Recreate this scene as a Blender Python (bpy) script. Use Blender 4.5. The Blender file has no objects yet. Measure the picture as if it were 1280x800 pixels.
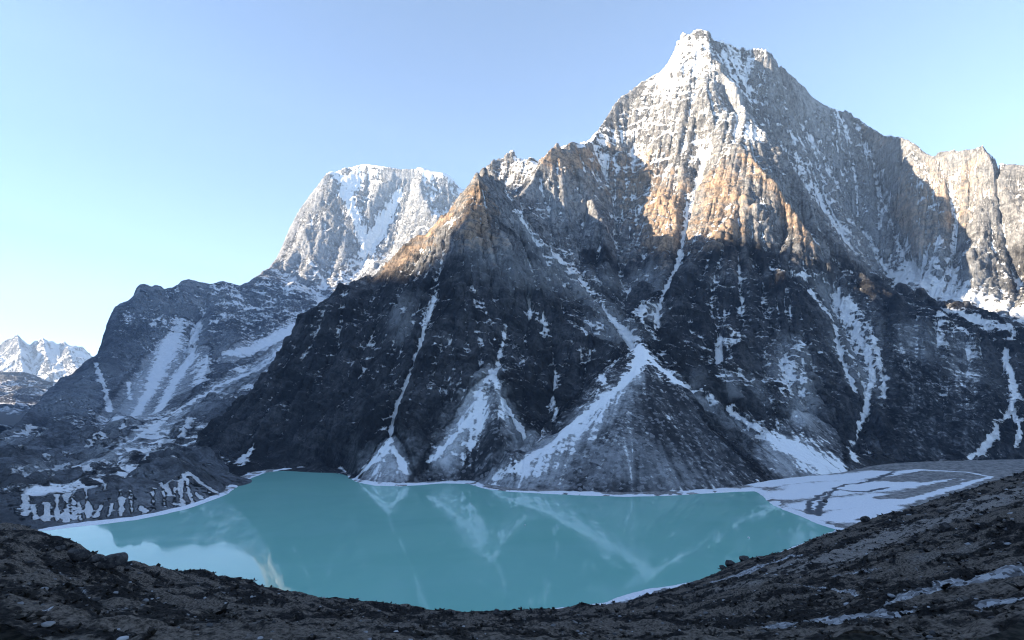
import bpy, math, random, time
import numpy as np
T0 = time.time()
def log(*a): print('[%.1f]' % (time.time() - T0), *a, flush=True)
rng = np.random.default_rng(7)
random.seed(7)
SC = bpy.context.scene
COL = SC.collection

# ------------------------------------------------------------------ survey
FPX = 700.0; TH = math.radians(7.3); HC = 170.0        # focal length in photo pixels, upward tilt, eye above the lake
CT, ST = math.cos(TH), math.sin(TH)
def ray(px, py):
    a = (px - 640) / FPX; b = (400 - py) / FPX
    den = CT - b * ST
    return a / den, (ST + b * CT) / den                # X/Y and (Z-HC)/Y
def P(px, py, D):
    u, t = ray(px, py)
    return (u * D, D, HC + t * D)
def G(px, py, z=0.0):                                  # sight line meets the level z
    u, t = ray(px, py)
    D = (z - HC) / t
    return (u * D, D, z)

# ------------------------------------------------------------------ noise
def _hash(ix, iy, iz, seed):
    h = (ix.astype(np.int64) * 374761393 + iy.astype(np.int64) * 668265263 + iz.astype(np.int64) * 2147483647 + seed * 1274126177) & 0xffffffff
    h = ((h ^ (h >> 13)) * 1274126177) & 0xffffffff
    h = (h ^ (h >> 16)) & 0xffffffff
    return h
def perlin2(x, y, seed=0):
    x = np.asarray(x, np.float32); y = np.asarray(y, np.float32)
    x0 = np.floor(x); y0 = np.floor(y); fx = x - x0; fy = y - y0
    sx = fx * fx * fx * (fx * (fx * 6 - 15) + 10); sy = fy * fy * fy * (fy * (fy * 6 - 15) + 10)
    ix = x0.astype(np.int64); iy = y0.astype(np.int64); z = np.zeros(1, np.int64)
    def g(dx, dy):
        a = (_hash(ix + dx, iy + dy, z, seed) & 1023).astype(np.float32) * (2 * math.pi / 1024)
        return np.cos(a) * (fx - dx) + np.sin(a) * (fy - dy)
    n0 = g(0, 0) * (1 - sx) + g(1, 0) * sx
    n1 = g(0, 1) * (1 - sx) + g(1, 1) * sx
    return (n0 * (1 - sy) + n1 * sy) * 1.5
_GR = np.array([[1,1,0],[-1,1,0],[1,-1,0],[-1,-1,0],[1,0,1],[-1,0,1],[1,0,-1],[-1,0,-1],[0,1,1],[0,-1,1],[0,1,-1],[0,-1,-1],[1,1,0],[-1,1,0],[0,-1,1],[0,-1,-1]], np.float32)
def perlin3(x, y, z, seed=0):
    x0 = np.floor(x); y0 = np.floor(y); z0 = np.floor(z)
    fx = (x - x0).astype(np.float32); fy = (y - y0).astype(np.float32); fz = (z - z0).astype(np.float32)
    s = [f * f * f * (f * (f * 6 - 15) + 10) for f in (fx, fy, fz)]
    ix, iy, iz = (q.astype(np.int64) for q in (x0, y0, z0))
    out = 0
    for dx in (0, 1):
        for dy in (0, 1):
            for dz in (0, 1):
                g = _GR[_hash(ix + dx, iy + dy, iz + dz, seed) & 15]
                d = g[..., 0] * (fx - dx) + g[..., 1] * (fy - dy) + g[..., 2] * (fz - dz)
                w = (s[0] if dx else 1 - s[0]) * (s[1] if dy else 1 - s[1]) * (s[2] if dz else 1 - s[2])
                out = out + d * w
    return out
def fbm2(x, y, octv, seed=0, gain=.5, lac=2.03):
    a = 1.0; s = 0; t = 0
    for o in range(octv):
        s = s + a * perlin2(x, y, seed + o); t += a; a *= gain; x = x * lac + 13.7; y = y * lac - 7.1
    return s / t
def ridged2(x, y, octv, seed=0, gain=.5, lac=2.07):
    a = 1.0; s = 0; t = 0; w = 1.0
    for o in range(octv):
        n = 1 - np.abs(perlin2(x, y, seed + o)) * 1.6
        n = np.clip(n, 0, 1) ** 2 * w
        w = np.clip(n * 1.6, 0, 1)
        s = s + a * n; t += a; a *= gain; x = x * lac + 5.3; y = y * lac + 9.2
    return s / t
def smooth(a, b, x):
    t = np.clip((x - a) / (b - a), 0, 1); return t * t * (3 - 2 * t)

# ------------------------------------------------------------------ height fields
class Field:
    """terrain sheet: columns fan out from (0, y0), rows get longer with distance, so cells stay square"""
    def __init__(s, u0, u1, Y0, Y1, du, y0=0.0):
        s.y0 = y0; s.u0 = u0; s.w0 = math.log(Y0 - y0); s.du = du
        s.nu = int((u1 - u0) / du) + 1; s.nw = int((math.log(Y1 - y0) - s.w0) / du) + 1
        s.u = u0 + np.arange(s.nu) * du; s.Yp = np.exp(s.w0 + np.arange(s.nw) * du)
        s.X = (s.u[None, :] * s.Yp[:, None]).astype(np.float32)
        s.Y = np.broadcast_to((s.Yp + y0)[:, None], s.X.shape).astype(np.float32)
        s.cell = (s.Yp * du)[:, None].astype(np.float32)
        s.cons = []
    def ij(s, x, y):
        yp = np.asarray(y) - s.y0
        return (np.log(np.maximum(yp, 1e-3)) - s.w0) / s.du, (np.asarray(x) / yp - s.u0) / s.du
    def line(s, pts, step=.4, bow=0.0):
        pts = np.array(pts, float)
        for p, q in zip(pts[:-1], pts[1:]):
            (i0, j0), (i1, j1) = s.ij(p[0], p[1]), s.ij(q[0], q[1])
            n = max(2, int(max(abs(i1 - i0), abs(j1 - j0)) / step))
            t = np.linspace(0, 1, n)
            c = p[None] * (1 - t[:, None]) + q[None] * t[:, None]
            if bow: c[:, 2] += bow * 4 * t * (1 - t)
            s.cons.append(c)
    def solve(s, iters=(400, 200, 120, 60, 30)):
        C = np.concatenate(s.cons)
        lv = [32, 16, 8, 4, 2, 1]
        z = None
        for k, f in enumerate(lv):
            nw, nu = s.nw // f + 2, s.nu // f + 2
            i, j = s.ij(C[:, 0], C[:, 1])
            ii = np.rint(i / f).astype(int); jj = np.rint(j / f).astype(int)
            ok = (ii >= 0) & (ii < nw) & (jj >= 0) & (jj < nu)
            idx = ii[ok] * nu + jj[ok]
            cnt = np.bincount(idx, minlength=nw * nu); sm = np.bincount(idx, C[ok, 2], minlength=nw * nu)
            m = (cnt > 0).reshape(nw, nu); v = (sm / np.maximum(cnt, 1)).reshape(nw, nu)
            if z is None: z = np.full((nw, nu), v[m].mean())
            else:
                a = np.clip(np.arange(nw) / 2, 0, z.shape[0] - 1.001); b = np.clip(np.arange(nu) / 2, 0, z.shape[1] - 1.001)
                a0 = a.astype(int); b0 = b.astype(int); fa = (a - a0)[:, None]; fb = (b - b0)[None]
                z = (z[a0][:, b0] * (1 - fa) * (1 - fb) + z[a0 + 1][:, b0] * fa * (1 - fb) + z[a0][:, b0 + 1] * (1 - fa) * fb + z[a0 + 1][:, b0 + 1] * fa * fb)
            z[m] = v[m]
            for _ in range((1500, 400, 150, 80, 40, 16)[k]):
                p = np.pad(z, 1, mode='edge')
                z = (p[:-2, 1:-1] + p[2:, 1:-1] + p[1:-1, :-2] + p[1:-1, 2:]) * .25
                z[m] = v[m]
        s.z = z[:s.nw, :s.nu].astype(np.float32)
        s.conmask = m[:s.nw, :s.nu]
        return s
    def blur(s, a, n=1):
        for _ in range(n):
            p = np.pad(a, 1, mode='edge')
            a = (p[:-2, 1:-1] + p[2:, 1:-1] + p[1:-1, :-2] + p[1:-1, 2:] + 4 * a) / 8
        return a
    def grad(s, z=None):
        z = s.z if z is None else z
        gw, gu = np.gradient(z)
        return gw / s.cell, gu / s.cell
    def lic(s, noise, n=24, step=1.0):
        """smear a pattern along the fall line"""
        gw, gu = s.grad(s.blur(s.z, 6)); m = np.sqrt(gw * gw + gu * gu) + 1e-6
        dw = gw / m; dv = gu / m
        I, J = np.meshgrid(np.arange(s.nw, dtype=np.float32), np.arange(s.nu, dtype=np.float32), indexing='ij')
        acc = noise.copy(); wt = 1.0
        for sg in (1, -1):
            i, j = I.copy(), J.copy()
            for k in range(n):
                a = np.clip(np.rint(i), 0, s.nw - 1).astype(np.int32); b = np.clip(np.rint(j), 0, s.nu - 1).astype(np.int32)
                i += sg * step * dw[a, b]; j += sg * step * dv[a, b]
                a = np.clip(np.rint(i), 0, s.nw - 1).astype(np.int32); b = np.clip(np.rint(j), 0, s.nu - 1).astype(np.int32)
                acc += noise[a, b]; 
            wt += n
        return acc / wt
    def erode(s, drops, steps, mask, rate=.5, batches=12, dep=.25, inertia=.25, maxd=4.0):
        """rain runs down the slope, cuts gullies and leaves fans"""
        nw, nu = s.nw, s.nu
        for bt in range(batches):
            z = s.z
            n = drops // batches
            i = rng.uniform(1, nw - 2, n).astype(np.float32); j = rng.uniform(1, nu - 2, n).astype(np.float32)
            vi = np.zeros(n, np.float32); vj = np.zeros(n, np.float32); sed = np.zeros(n, np.float32)
            dz = np.zeros(nw * nu, np.float64)
            zf = z.ravel()
            alive = np.ones(n, bool)
            for st in range(steps):
                i0 = i.astype(np.int32); j0 = j.astype(np.int32); k = i0 * nu + j0; fi = i - i0; fj = j - j0
                c = (s.cell[i0, 0])
                z00, z10, z01, z11 = zf[k], zf[k + nu], zf[k + 1], zf[k + nu + 1]
                gi = (z10 - z00) * (1 - fj) + (z11 - z01) * fj; gj = (z01 - z00) * (1 - fi) + (z11 - z10) * fi
                h = z00 * (1 - fi) * (1 - fj) + z10 * fi * (1 - fj) + z01 * (1 - fi) * fj + z11 * fi * fj
                vi = vi * inertia - gi / c * (1 - inertia); vj = vj * inertia - gj / c * (1 - inertia)
                m = np.sqrt(vi * vi + vj * vj) + 1e-6
                ni = np.clip(i + vi / m, 1, nw - 3); nj = np.clip(j + vj / m, 1, nu - 3)
                a0 = ni.astype(np.int32); b0 = nj.astype(np.int32); k2 = a0 * nu + b0; fa = ni - a0; fb = nj - b0
                h2 = zf[k2] * (1 - fa) * (1 - fb) + zf[k2 + nu] * fa * (1 - fb) + zf[k2 + 1] * (1 - fa) * fb + zf[k2 + nu + 1] * fa * fb
                dh = (h2 - h) / c
                cap = np.clip(-dh, 0.0, 2.0) * min(1.0, st / 8.0)
                d = np.where(cap > sed, np.minimum((cap - sed) * rate * .1, np.maximum(-dh, 0) * .2), (cap - sed) * dep)
                mk = mask[i0, j0]
                d = d * mk
                sed = sed + d
                amt = -d * c
                for q, w in ((k, (1 - fi) * (1 - fj)), (k + nu, fi * (1 - fj)), (k + 1, (1 - fi) * fj), (k + nu + 1, fi * fj)):
                    dz += np.bincount(q, amt * w, minlength=nw * nu)
                i, j = ni, nj
            dz = dz.reshape(nw, nu)
            dz = np.clip(dz, -maxd * s.cell, maxd * s.cell)
            s.z = (z + dz).astype(np.float32)
            s.z = s.z * .9 + s.blur(s.z, 1) * .1
        return s
    def surf(s, px, py):
        """where the sight line through a survey mark first meets this sheet"""
        u, t = ray(px, py)
        # walk outward along the ray
        Ys = s.Yp + s.y0
        ys = Ys[Ys > 1.0]
        xs = u * ys
        i, j = s.ij(xs, ys)
        i0 = np.clip(i.astype(int), 0, s.nw - 1); j0 = np.clip(np.rint(j).astype(int), 0, s.nu - 1)
        zz = s.z[i0, j0]
        over = zz >= HC + t * ys
        k = int(np.argmax(over))
        if not over[k]: k = int(np.argmin(np.abs(zz - (HC + t * ys))))
        return (xs[k], ys[k], zz[k])
    def strokes(s, items, soft=.5, rag=0.0):
        """each item: (list of (px,py,radius_px[,strength]))  -> mask built from distances in metres on the ground itself"""
        out = np.zeros_like(s.z)
        if rag:
            rn = 1 + rag * (fbm2(s.X / 34, s.Y / 34 + s.z / 60, 3, 77) * 1.3 + fbm2(s.X / 8, s.Y / 8 + s.z / 12, 2, 78) * .7)
            rn = np.clip(rn, .25, 2.2).astype(np.float32)
        for pts in items:
            st = pts[0][3] if len(pts[0]) > 3 else 1.0
            Q = []
            if len(pts) > 1:
                sub_ = []
                for a, b in zip(pts[:-1], pts[1:]):
                    nn = max(1, int(math.hypot(b[0] - a[0], b[1] - a[1]) / 7))
                    sub_ += [tuple(a[q] + (b[q] - a[q]) * k / nn for q in range(3)) for k in range(nn)]
                pts = sub_ + [pts[-1][:3]]
            for p in pts:
                x, y, z = s.surf(p[0], p[1]); Q.append((x, y, z, p[2] * y / FPX))
            if len(Q) == 1: Q.append(tuple(Q[0][:3]) + (Q[0][3],))
            for a, b in zip(Q[:-1], Q[1:]):
                R = max(a[3], b[3]) * (2.2 if not rag else 3.4)
                ia, ja = s.ij(a[0], a[1]); ib, jb = s.ij(b[0], b[1])
                c = s.cell[int(np.clip(min(ia, ib), 0, s.nw - 1)), 0]
                r = R / c + 2
                i0, i1 = int(max(0, min(ia, ib) - r)), int(min(s.nw, max(ia, ib) + r + 1))
                j0, j1 = int(max(0, min(ja, jb) - r)), int(min(s.nu, max(ja, jb) + r + 1))
                if i1 <= i0 or j1 <= j0: continue
                x = s.X[i0:i1, j0:j1] - a[0]; y = s.Y[i0:i1, j0:j1] - a[1]; z = s.z[i0:i1, j0:j1] - a[2]
                dx, dy, dz = b[0] - a[0], b[1] - a[1], b[2] - a[2]
                L = dx * dx + dy * dy + dz * dz + 1e-6
                t = np.clip((x * dx + y * dy + z * dz) / L, 0, 1)
                rr = a[3] * (1 - t) + b[3] * t
                d = np.sqrt((x - t * dx) ** 2 + (y - t * dy) ** 2 + (z - t * dz) ** 2) / rr
                if rag: d = d * rn[i0:i1, j0:j1]
                m = (1 - smooth(1 - soft, 1 + soft * 1.4, d)) * st
                o = out[i0:i1, j0:j1]; np.maximum(o, m, out=o) if st > 0 else np.minimum(o, m, out=o)
        return out
    def mesh(s, name, mat, attrs, disp=None, keep=None):
        V = np.stack([s.X, s.Y, s.z], -1).astype(np.float32)
        if disp is not None: V = V + disp
        n = np.arange(s.nw * s.nu).reshape(s.nw, s.nu)
        F = np.stack([n[:-1, :-1], n[:-1, 1:], n[1:, 1:], n[1:, :-1]], -1)
        if keep is not None:
            k = keep[:-1, :-1] | keep[1:, 1:] | keep[:-1, 1:] | keep[1:, :-1]; F = F[k]
        F = F.reshape(-1, 4)
        return raw_mesh(name, V.reshape(-1, 3), F, mat, {k: v.reshape(-1) for k, v in attrs.items()})
def raw_mesh(name, V, F, mat, attrs=None, smoothed=True):
    me = bpy.data.meshes.new(name)
    V = np.ascontiguousarray(V, np.float32); F = np.ascontiguousarray(F, np.int32)
    used = np.zeros(len(V), bool); used[F.ravel()] = True
    if not used.all():
        mp = np.cumsum(used) - 1; V = V[used]; F = mp[F].astype(np.int32)
        attrs = {k: v[used] for k, v in (attrs or {}).items()}
    k = F.shape[1]
    me.vertices.add(len(V)); me.vertices.foreach_set('co', V.ravel())
    me.loops.add(F.size); me.loops.foreach_set('vertex_index', F.ravel())
    me.polygons.add(len(F)); me.polygons.foreach_set('loop_start', np.arange(len(F), dtype=np.int32) * k)
    if smoothed: me.polygons.foreach_set('use_smooth', np.ones(len(F), bool))
    me.update(calc_edges=True)
    for a, v in (attrs or {}).items():
        at = me.attributes.new(a, 'FLOAT', 'POINT'); at.data.foreach_set('value', np.ascontiguousarray(v, np.float32))
    if mat: me.materials.append(mat)
    o = bpy.data.objects.new(name, me); COL.objects.link(o)
    return o

# ------------------------------------------------------------------ material helpers
def new_mat(name):
    m = bpy.data.materials.new(name); m.use_nodes = True
    nt = m.node_tree; nt.nodes.clear()
    return m, NT(nt)
class NT:
    def __init__(s, nt): s.nt = nt
    def n(s, typ, **kw):
        nd = s.nt.nodes.new(typ)
        ins = kw.pop('ins', {})
        for k, v in kw.items(): setattr(nd, k, v)
        for k, v in ins.items():
            if isinstance(v, bpy.types.NodeSocket): s.nt.links.new(v, nd.inputs[k])
            else: nd.inputs[k].default_value = v
        return nd
    def math(s, op, a, b=0.0, c=0.0, clamp=False):
        return s.n('ShaderNodeMath', operation=op, use_clamp=clamp, ins={0: a, 1: b, 2: c}).outputs[0]
    def attr(s, name): return s.n('ShaderNodeAttribute', attribute_name=name).outputs['Fac']
    def noise(s, vec, scale, detail=4, rough=.55, dist=0.0, kind='FBM'):
        return s.n('ShaderNodeTexNoise', noise_type=kind, ins={'Vector': vec, 'Scale': scale, 'Detail': detail, 'Roughness': rough, 'Distortion': dist}).outputs['Fac']
    def mul(s, vec, sc): return s.n('ShaderNodeVectorMath', operation='MULTIPLY', ins={0: vec, 1: sc}).outputs[0]
    def step(s, a, b, x): return s.n('ShaderNodeMapRange', interpolation_type='SMOOTHSTEP', ins={'Value': x, 'From Min': a, 'From Max': b}).outputs['Result']
    def mix(s, f, a, b):
        nd = s.n('ShaderNodeMix', data_type='RGBA')
        for k, v in ((0, f), (6, a), (7, b)):
            if isinstance(v, bpy.types.NodeSocket): s.nt.links.new(v, nd.inputs[k])
            else: nd.inputs[k].default_value = v if k == 0 else (tuple(v) + (1,))[:4]
        return nd.outputs[2]
    def pos(s): return s.n('ShaderNodeNewGeometry').outputs['Position']
    def out(s, color, rough=.9, bumps=(), spec=.2, normal=None):
        h = normal
        for (hgt, dist, strength) in bumps:
            b = s.n('ShaderNodeBump', ins={'Height': hgt, 'Distance': dist, 'Strength': strength})
            if h is not None: s.nt.links.new(h, b.inputs['Normal'])
            h = b.outputs[0]
        p = s.n('ShaderNodeBsdfPrincipled', ins={'Roughness': rough, 'Specular IOR Level': spec})
        if isinstance(color, bpy.types.NodeSocket): s.nt.links.new(color, p.inputs['Base Color'])
        else: p.inputs['Base Color'].default_value = tuple(color) + (1,)
        if h is not None: s.nt.links.new(h, p.inputs['Normal'])
        o = s.n('ShaderNodeOutputMaterial'); s.nt.links.new(p.outputs[0], o.inputs[0])
        return p

def rock_material(name, dark, light, tan, unit=1.0, snowc=(.84, .86, .88)):
    m, t = new_mat(name)
    pos = t.pos()
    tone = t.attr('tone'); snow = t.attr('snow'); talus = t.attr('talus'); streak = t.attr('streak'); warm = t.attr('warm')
    sub = lambda a, k: t.math('MULTIPLY', t.math('SUBTRACT', a, .5), k)
    n1 = t.noise(pos, .008 / unit, 9, .64, .4)
    n2 = t.noise(t.mul(pos, (1, 1, .6)), .035 / unit, 9, .70, .6)
    n3 = t.noise(t.mul(pos, (1, 1, .8)), .16 / unit, 7, .74, .3)
    dip = t.n('ShaderNodeVectorRotate', rotation_type='EULER_XYZ', ins={'Vector': pos, 'Rotation': (.35, -.42, .3)}).outputs[0]
    strat = t.noise(t.mul(dip, (.12, .12, 1.0)), .05 / unit, 9, .68, .8)
    rib = t.noise(t.mul(pos, (1, 1, .12)), .06 / unit, 7, .68, 1.0)
    crack = t.math('ABSOLUTE', t.math('SUBTRACT', t.noise(t.mul(dip, (1, .7, .5)), .022 / unit, 6, .6, .8), .5))
    ck = t.step(.0, .035, crack)
    v = t.math('ADD', t.math('ADD', sub(n2, 1.1), sub(strat, .9)), t.math('ADD', sub(n3, .9), sub(rib, .7)))
    v = t.step(-.36, .36, v)
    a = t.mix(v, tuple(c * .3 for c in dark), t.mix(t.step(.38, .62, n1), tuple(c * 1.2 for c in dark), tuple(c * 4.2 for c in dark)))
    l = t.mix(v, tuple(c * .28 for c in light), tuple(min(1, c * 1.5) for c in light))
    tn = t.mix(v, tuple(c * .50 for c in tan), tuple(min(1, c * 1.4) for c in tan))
    l = t.mix(t.step(.3, .7, t.math('ADD', warm, t.math('ADD', sub(n1, .7), t.math('ADD', sub(strat, 1.3), sub(rib, .6))))), l, tn)  # tan shows where the painted sunlight tint is set
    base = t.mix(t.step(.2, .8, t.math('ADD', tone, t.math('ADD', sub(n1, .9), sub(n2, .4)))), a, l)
    base = t.mix(t.math('MULTIPLY', t.math('SUBTRACT', 1.0, ck), .55), base, tuple(c * .5 for c in dark))
    tv = t.math('ADD', streak, t.math('ADD', sub(n1, 1.1), t.math('ADD', sub(n2, .7), sub(n3, .5))))
    tal = t.mix(t.step(.22, .86, tv), (.022, .023, .026), (.215, .222, .235))
    bl = t.n('ShaderNodeSeparateColor', ins={0: t.n('ShaderNodeTexVoronoi', ins={'Vector': pos, 'Scale': .16 / unit}).outputs['Color']})
    tal = t.mix(t.math('MULTIPLY', t.step(.80, .86, bl.outputs[0]), .55), tal, (.30, .31, .33))
    tal = t.mix(t.math('MULTIPLY', t.step(.76, .82, bl.outputs[1]), .7), tal, (.018, .018, .02))
    tm = t.step(.3, .7, t.math('ADD', talus, sub(n2, .7)))
    base = t.mix(tm, base, tal)
    nz = t.n('ShaderNodeSeparateXYZ', ins={0: t.n('ShaderNodeNewGeometry').outputs['Normal']}).outputs['Z']
    s = t.math('ADD', snow, sub(n2, .85))
    s = t.math('ADD', s, sub(n3, .95))
    s = t.math('ADD', s, sub(n1, .55))
    s = t.math('ADD', s, sub(strat, .85))
    s = t.math('ADD', s, sub(rib, .85))
    s = t.math('ADD', s, sub(t.attr('flow'), .75))
    s = t.math('ADD', s, t.math('MULTIPLY', t.math('SUBTRACT', nz, .55), .7))
    sm = t.step(.42, .64, s)
    c = t.mix(t.math('MULTIPLY', sm, .94), base, snowc)
    pw = t.math('MULTIPLY', t.attr('powder'), t.step(-.25, .75, t.math('ADD', t.math('ADD', t.attr('flow'), sub(n3, 1.2)), sub(n2, 1.2))), clamp=True)
    c = t.mix(t.math('MULTIPLY', pw, .85), c, (.70, .735, .775))
    inv = t.math('SUBTRACT', 1.0, t.math('MULTIPLY', sm, .55))
    rk = t.math('MULTIPLY', t.math('SUBTRACT', 1.0, t.math('MULTIPLY', tm, .85)), inv)
    t.out(c, .92, [(t.math('MULTIPLY', t.math('ADD', strat, t.math('MULTIPLY', rib, .7)), rk), 16 * unit, 1.0), (t.math('MULTIPLY', n2, rk), 16 * unit, 1.0), (t.math('MULTIPLY', n3, inv), 4.0 * unit, 1.0)], spec=.12)
    return m
def facet_disp(F, amp, k, seed=3):
    """ledges that dip with the bedding, ribs along the fall line, and fine broken rock, pushed out along the face"""
    gw, gu = F.grad(F.blur(F.z, 2))
    N = np.stack([-gu, -(gw - F.u[None] * gu), np.ones_like(F.z)], -1); N /= np.linalg.norm(N, axis=-1, keepdims=True)
    w = fbm2(F.X / (170 * k), F.Y / (170 * k) + F.z / (260 * k), 4, seed)
    d = 0
    for P_, a, dx, sd_ in ((46, 9, .32, 1), (19, 4.5, .26, 2), (64, 9, -.5, 3)):
        q = (F.z + dx * F.X - .2 * F.Y) / (P_ * k) + 1.6 * w + .5 * perlin2(F.X / (60 * k), F.z / (60 * k), seed + sd_)
        f = q - np.floor(q)
        tooth = np.where(f < .82, f / .82, (1 - f) / .18)
        mod = smooth(-.25, .45, perlin3(F.X / (150 * k), F.Y / (150 * k), F.z / (110 * k), seed + 7 * sd_))
        d = d + a * tooth * mod
    rb = F.lic(perlin2(F.X / (15 * k), F.Y / (15 * k), seed + 50).astype(np.float32), 16, 1.5); rb = rb / (rb.std() + 1e-6)
    d = d + 1.5 * np.clip(rb, -2.5, 2.5) + 5 * (ridged2(F.X / (55 * k) + w, F.Y / (90 * k), 3, seed + 40) - .4)
    d = d + 4.0 * np.abs(perlin3(F.X / (30 * k), F.Y / (30 * k), F.z / (24 * k), seed + 60)) * 2 + 2.0 * perlin3(F.X / (11 * k), F.Y / (11 * k), F.z / (9 * k), seed + 61)
    return (N * (d * k * amp)[..., None]).astype(np.float32)
SUN_E, SUN_A, SUN_P = 12.0, -100.0, 5.0
SKY_S, SKY_AIR, SKY_DUST, SKY_OZ, SKY_SAT, EXPO = .078, 1.0, .1, 1.6, .92, 2.7
WATER_R, WATER_IOR = .02, 1.42
HAZE = 4.2e-5
QF = 1.0                                               # mesh fineness

# ------------------------------------------------------------------ the lake outline, paced out on the water level
OUT = [(20,664),(60,663),(90,659),(130,655),(170,650),(205,643),(235,636),(255,629),(282,619),(296,609),(300,604),(316,597),(332,591),(352,588),(380,587),(405,588),(430,590),(436,597),(446,603),(468,607),(500,608),(530,606),(555,604),(586,605),(606,611),(640,615),(680,617),(720,619),(780,621),(830,620),(880,617),(915,615),(943,614),(952,619),(962,629),(978,637),(1000,645),(1022,655),(1046,662),
       (1030,668),(1000,680),(960,696),(920,712),(880,724),(850,730),(815,735),(790,741),(772,747),(755,753),(720,758),(680,761),(640,764),(600,767),(560,768),(530,766),(505,761),(480,756),(450,752),(420,750),(392,748),(370,746),(340,742),(300,738),(200,728),(120,716),(70,705),(30,690),(5,675)]
LK = np.array([G(px, py)[:2] for px, py in OUT])
def sdist(X, Y, Q=LK):
    """signed distance to the shore, positive on land"""
    d = np.full(X.shape, 1e9, np.float32); ins = np.zeros(X.shape, bool)
    n = len(Q)
    for k in range(n):
        ax, ay = Q[k]; bx, by = Q[(k + 1) % n]
        dx, dy = bx - ax, by - ay; L = dx * dx + dy * dy + 1e-9
        t = np.clip(((X - ax) * dx + (Y - ay) * dy) / L, 0, 1)
        d = np.minimum(d, (X - ax - t * dx) ** 2 + (Y - ay - t * dy) ** 2)
        c = ((ay > Y) != (by > Y)) & (X < (bx - ax) * (Y - ay) / (by - ay + 1e-12) + ax)
        ins ^= c
    return np.where(ins, -1, 1) * np.sqrt(d)

def PL(*pts): return [P(*p) for p in pts]
def back(f, pts, k=.22, drop=.9, up=0):
    """the far side of a skyline falls away"""
    q = []
    for x, y, z in pts:
        D = y * k; q.append((x * (1 + k), y + D, z - drop * D))
    f.line(q)

# ------------------------------------------------------------------ main mountain
log('main mountain')
C = Field(-.86, 1.40, 900, 4300, .0016 / QF)
base = [(120,608),(200,600),(240,597),(288,598),(318,589),(345,585),(380,584),(405,585),(428,586),(434,592),(445,598),(468,602),(500,603),(530,601),(556,600),(586,600),(606,604),(640,609),(680,611),(720,613),(780,615),(830,614),(880,611),(920,608),(960,602),(1000,597),(1050,592),(1090,585),(1130,581),(1180,579),(1240,577),(1300,576),(1420,572),(1700,560)]
bl = [G(px, py, 1.5) for px, py in base]
C.line(bl)
C.line([(x * .9, y * .9, -14) for x, y, z in bl])
C.line([(-1.0*880, 890, -20), (1.4 * 900, 905, -20)])
def SD(D): return D if D < 1300 else 1300 + (D - 1300) * .78
left_ridge = PL(*[(a, b, SD(c)) for a, b, c in ((150,606,1080),(190,588,1340),(225,570,1500),(260,540,1640),(300,500,1760),(335,462,1850),(370,415,1930),(388,392,1965),(402,377,1990),(418,362,2010),(436,355,2090),(455,349,2110),(470,343,2120),(485,330,2110),(500,315,2095),(512,302,2080),(525,290,2065),(545,272,2035),(560,262,2010),(572,246,1990),(580,234,1965),(590,221,1955),(597,213,1950))])
C.line(left_ridge); back(C, left_ridge, .12, 1.3); back(C, left_ridge[2:-3], .36, .95)
sky = PL((597,213,1807),(612,221,1900),(625,232,2020),(640,241,2190),(650,245,2330),(662,230,2400),(672,212,2450),(682,196,2480),(690,186,2500),(697,184,2520),(704,190,2540),(712,184,2560),(722,186,2600),(732,184,2620),(740,178,2760),(748,162,2840),(758,146,2890),(768,130,2930),(775,122,2950),(788,115,2980),(800,108,3000),(812,99,3000),(824,90,2995),(836,78,2985),(842,66,2975),(848,54,2965),(854,43,2955),(862,42,2945),(868,35,2935),(875,32,2930),(884,36,2910),(892,42,2930),(904,50,2950),(918,57,2970),(930,62,2980),(936,62,2960),(942,61,2950),(955,60,2935),(962,62,2930),(968,70,2940),(975,80,2960),(987,92,2980),(1000,105,3000),(1015,119,3030),(1030,131,3050),(1045,138,3100),(1060,141,3150),(1072,148,3180),(1085,158,3050),(1095,163,2980),(1110,168,2890),(1122,170,2810),(1135,173,2750),(1144,180,2700),(1152,187,2660),(1160,192,2630),(1168,195,2600),(1176,190,2575),(1184,191,2550),(1192,186,2525),(1200,187,2505),(1208,183,2480),(1218,185,2455),(1228,180,2415),(1233,188,2400),(1240,193,2385),(1250,201,2360),(1265,205,2330),(1280,206,2300),(1330,215,2250),(1420,240,2200),(1600,300,2150),(1800,360,2100))
C.line(sky)
nsh = PL((590,240,2950),(606,214,2950),(614,204,2970),(625,199,3000),(640,198,3000),(655,197,3000),(668,197,3000),(680,200,3000),(700,205,2980),(720,215,2950))
C.line(nsh)
back(C, [p for p in sky if p[0] > 430], .12, 1.2); back(C, nsh, .14, 1.1)
C.line([(-.86*4250, 4250, -50), (-.60*4250, 4250, -40), (-.42*4250, 4250, 250), (-.2*4250, 4250, 500), (.1*4250, 4250, 900), (.5 * 4250, 4250, 1200), (1.4 * 4250, 4250, 900)])
C.line([(-.86*1500, 1500, -30), (-.86*2500, 2500, -40), (-.86*4250, 4250, -50)])
C.line([(-.72*2600, 2600, -40), (-.62*3200, 3200, -40), (-.60*4200, 4200, -40)])
C.line(PL((250,575,2100),(300,545,2350),(360,510,2600),(430,470,3000),(490,440,3400),(560,420,3800)))
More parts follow.
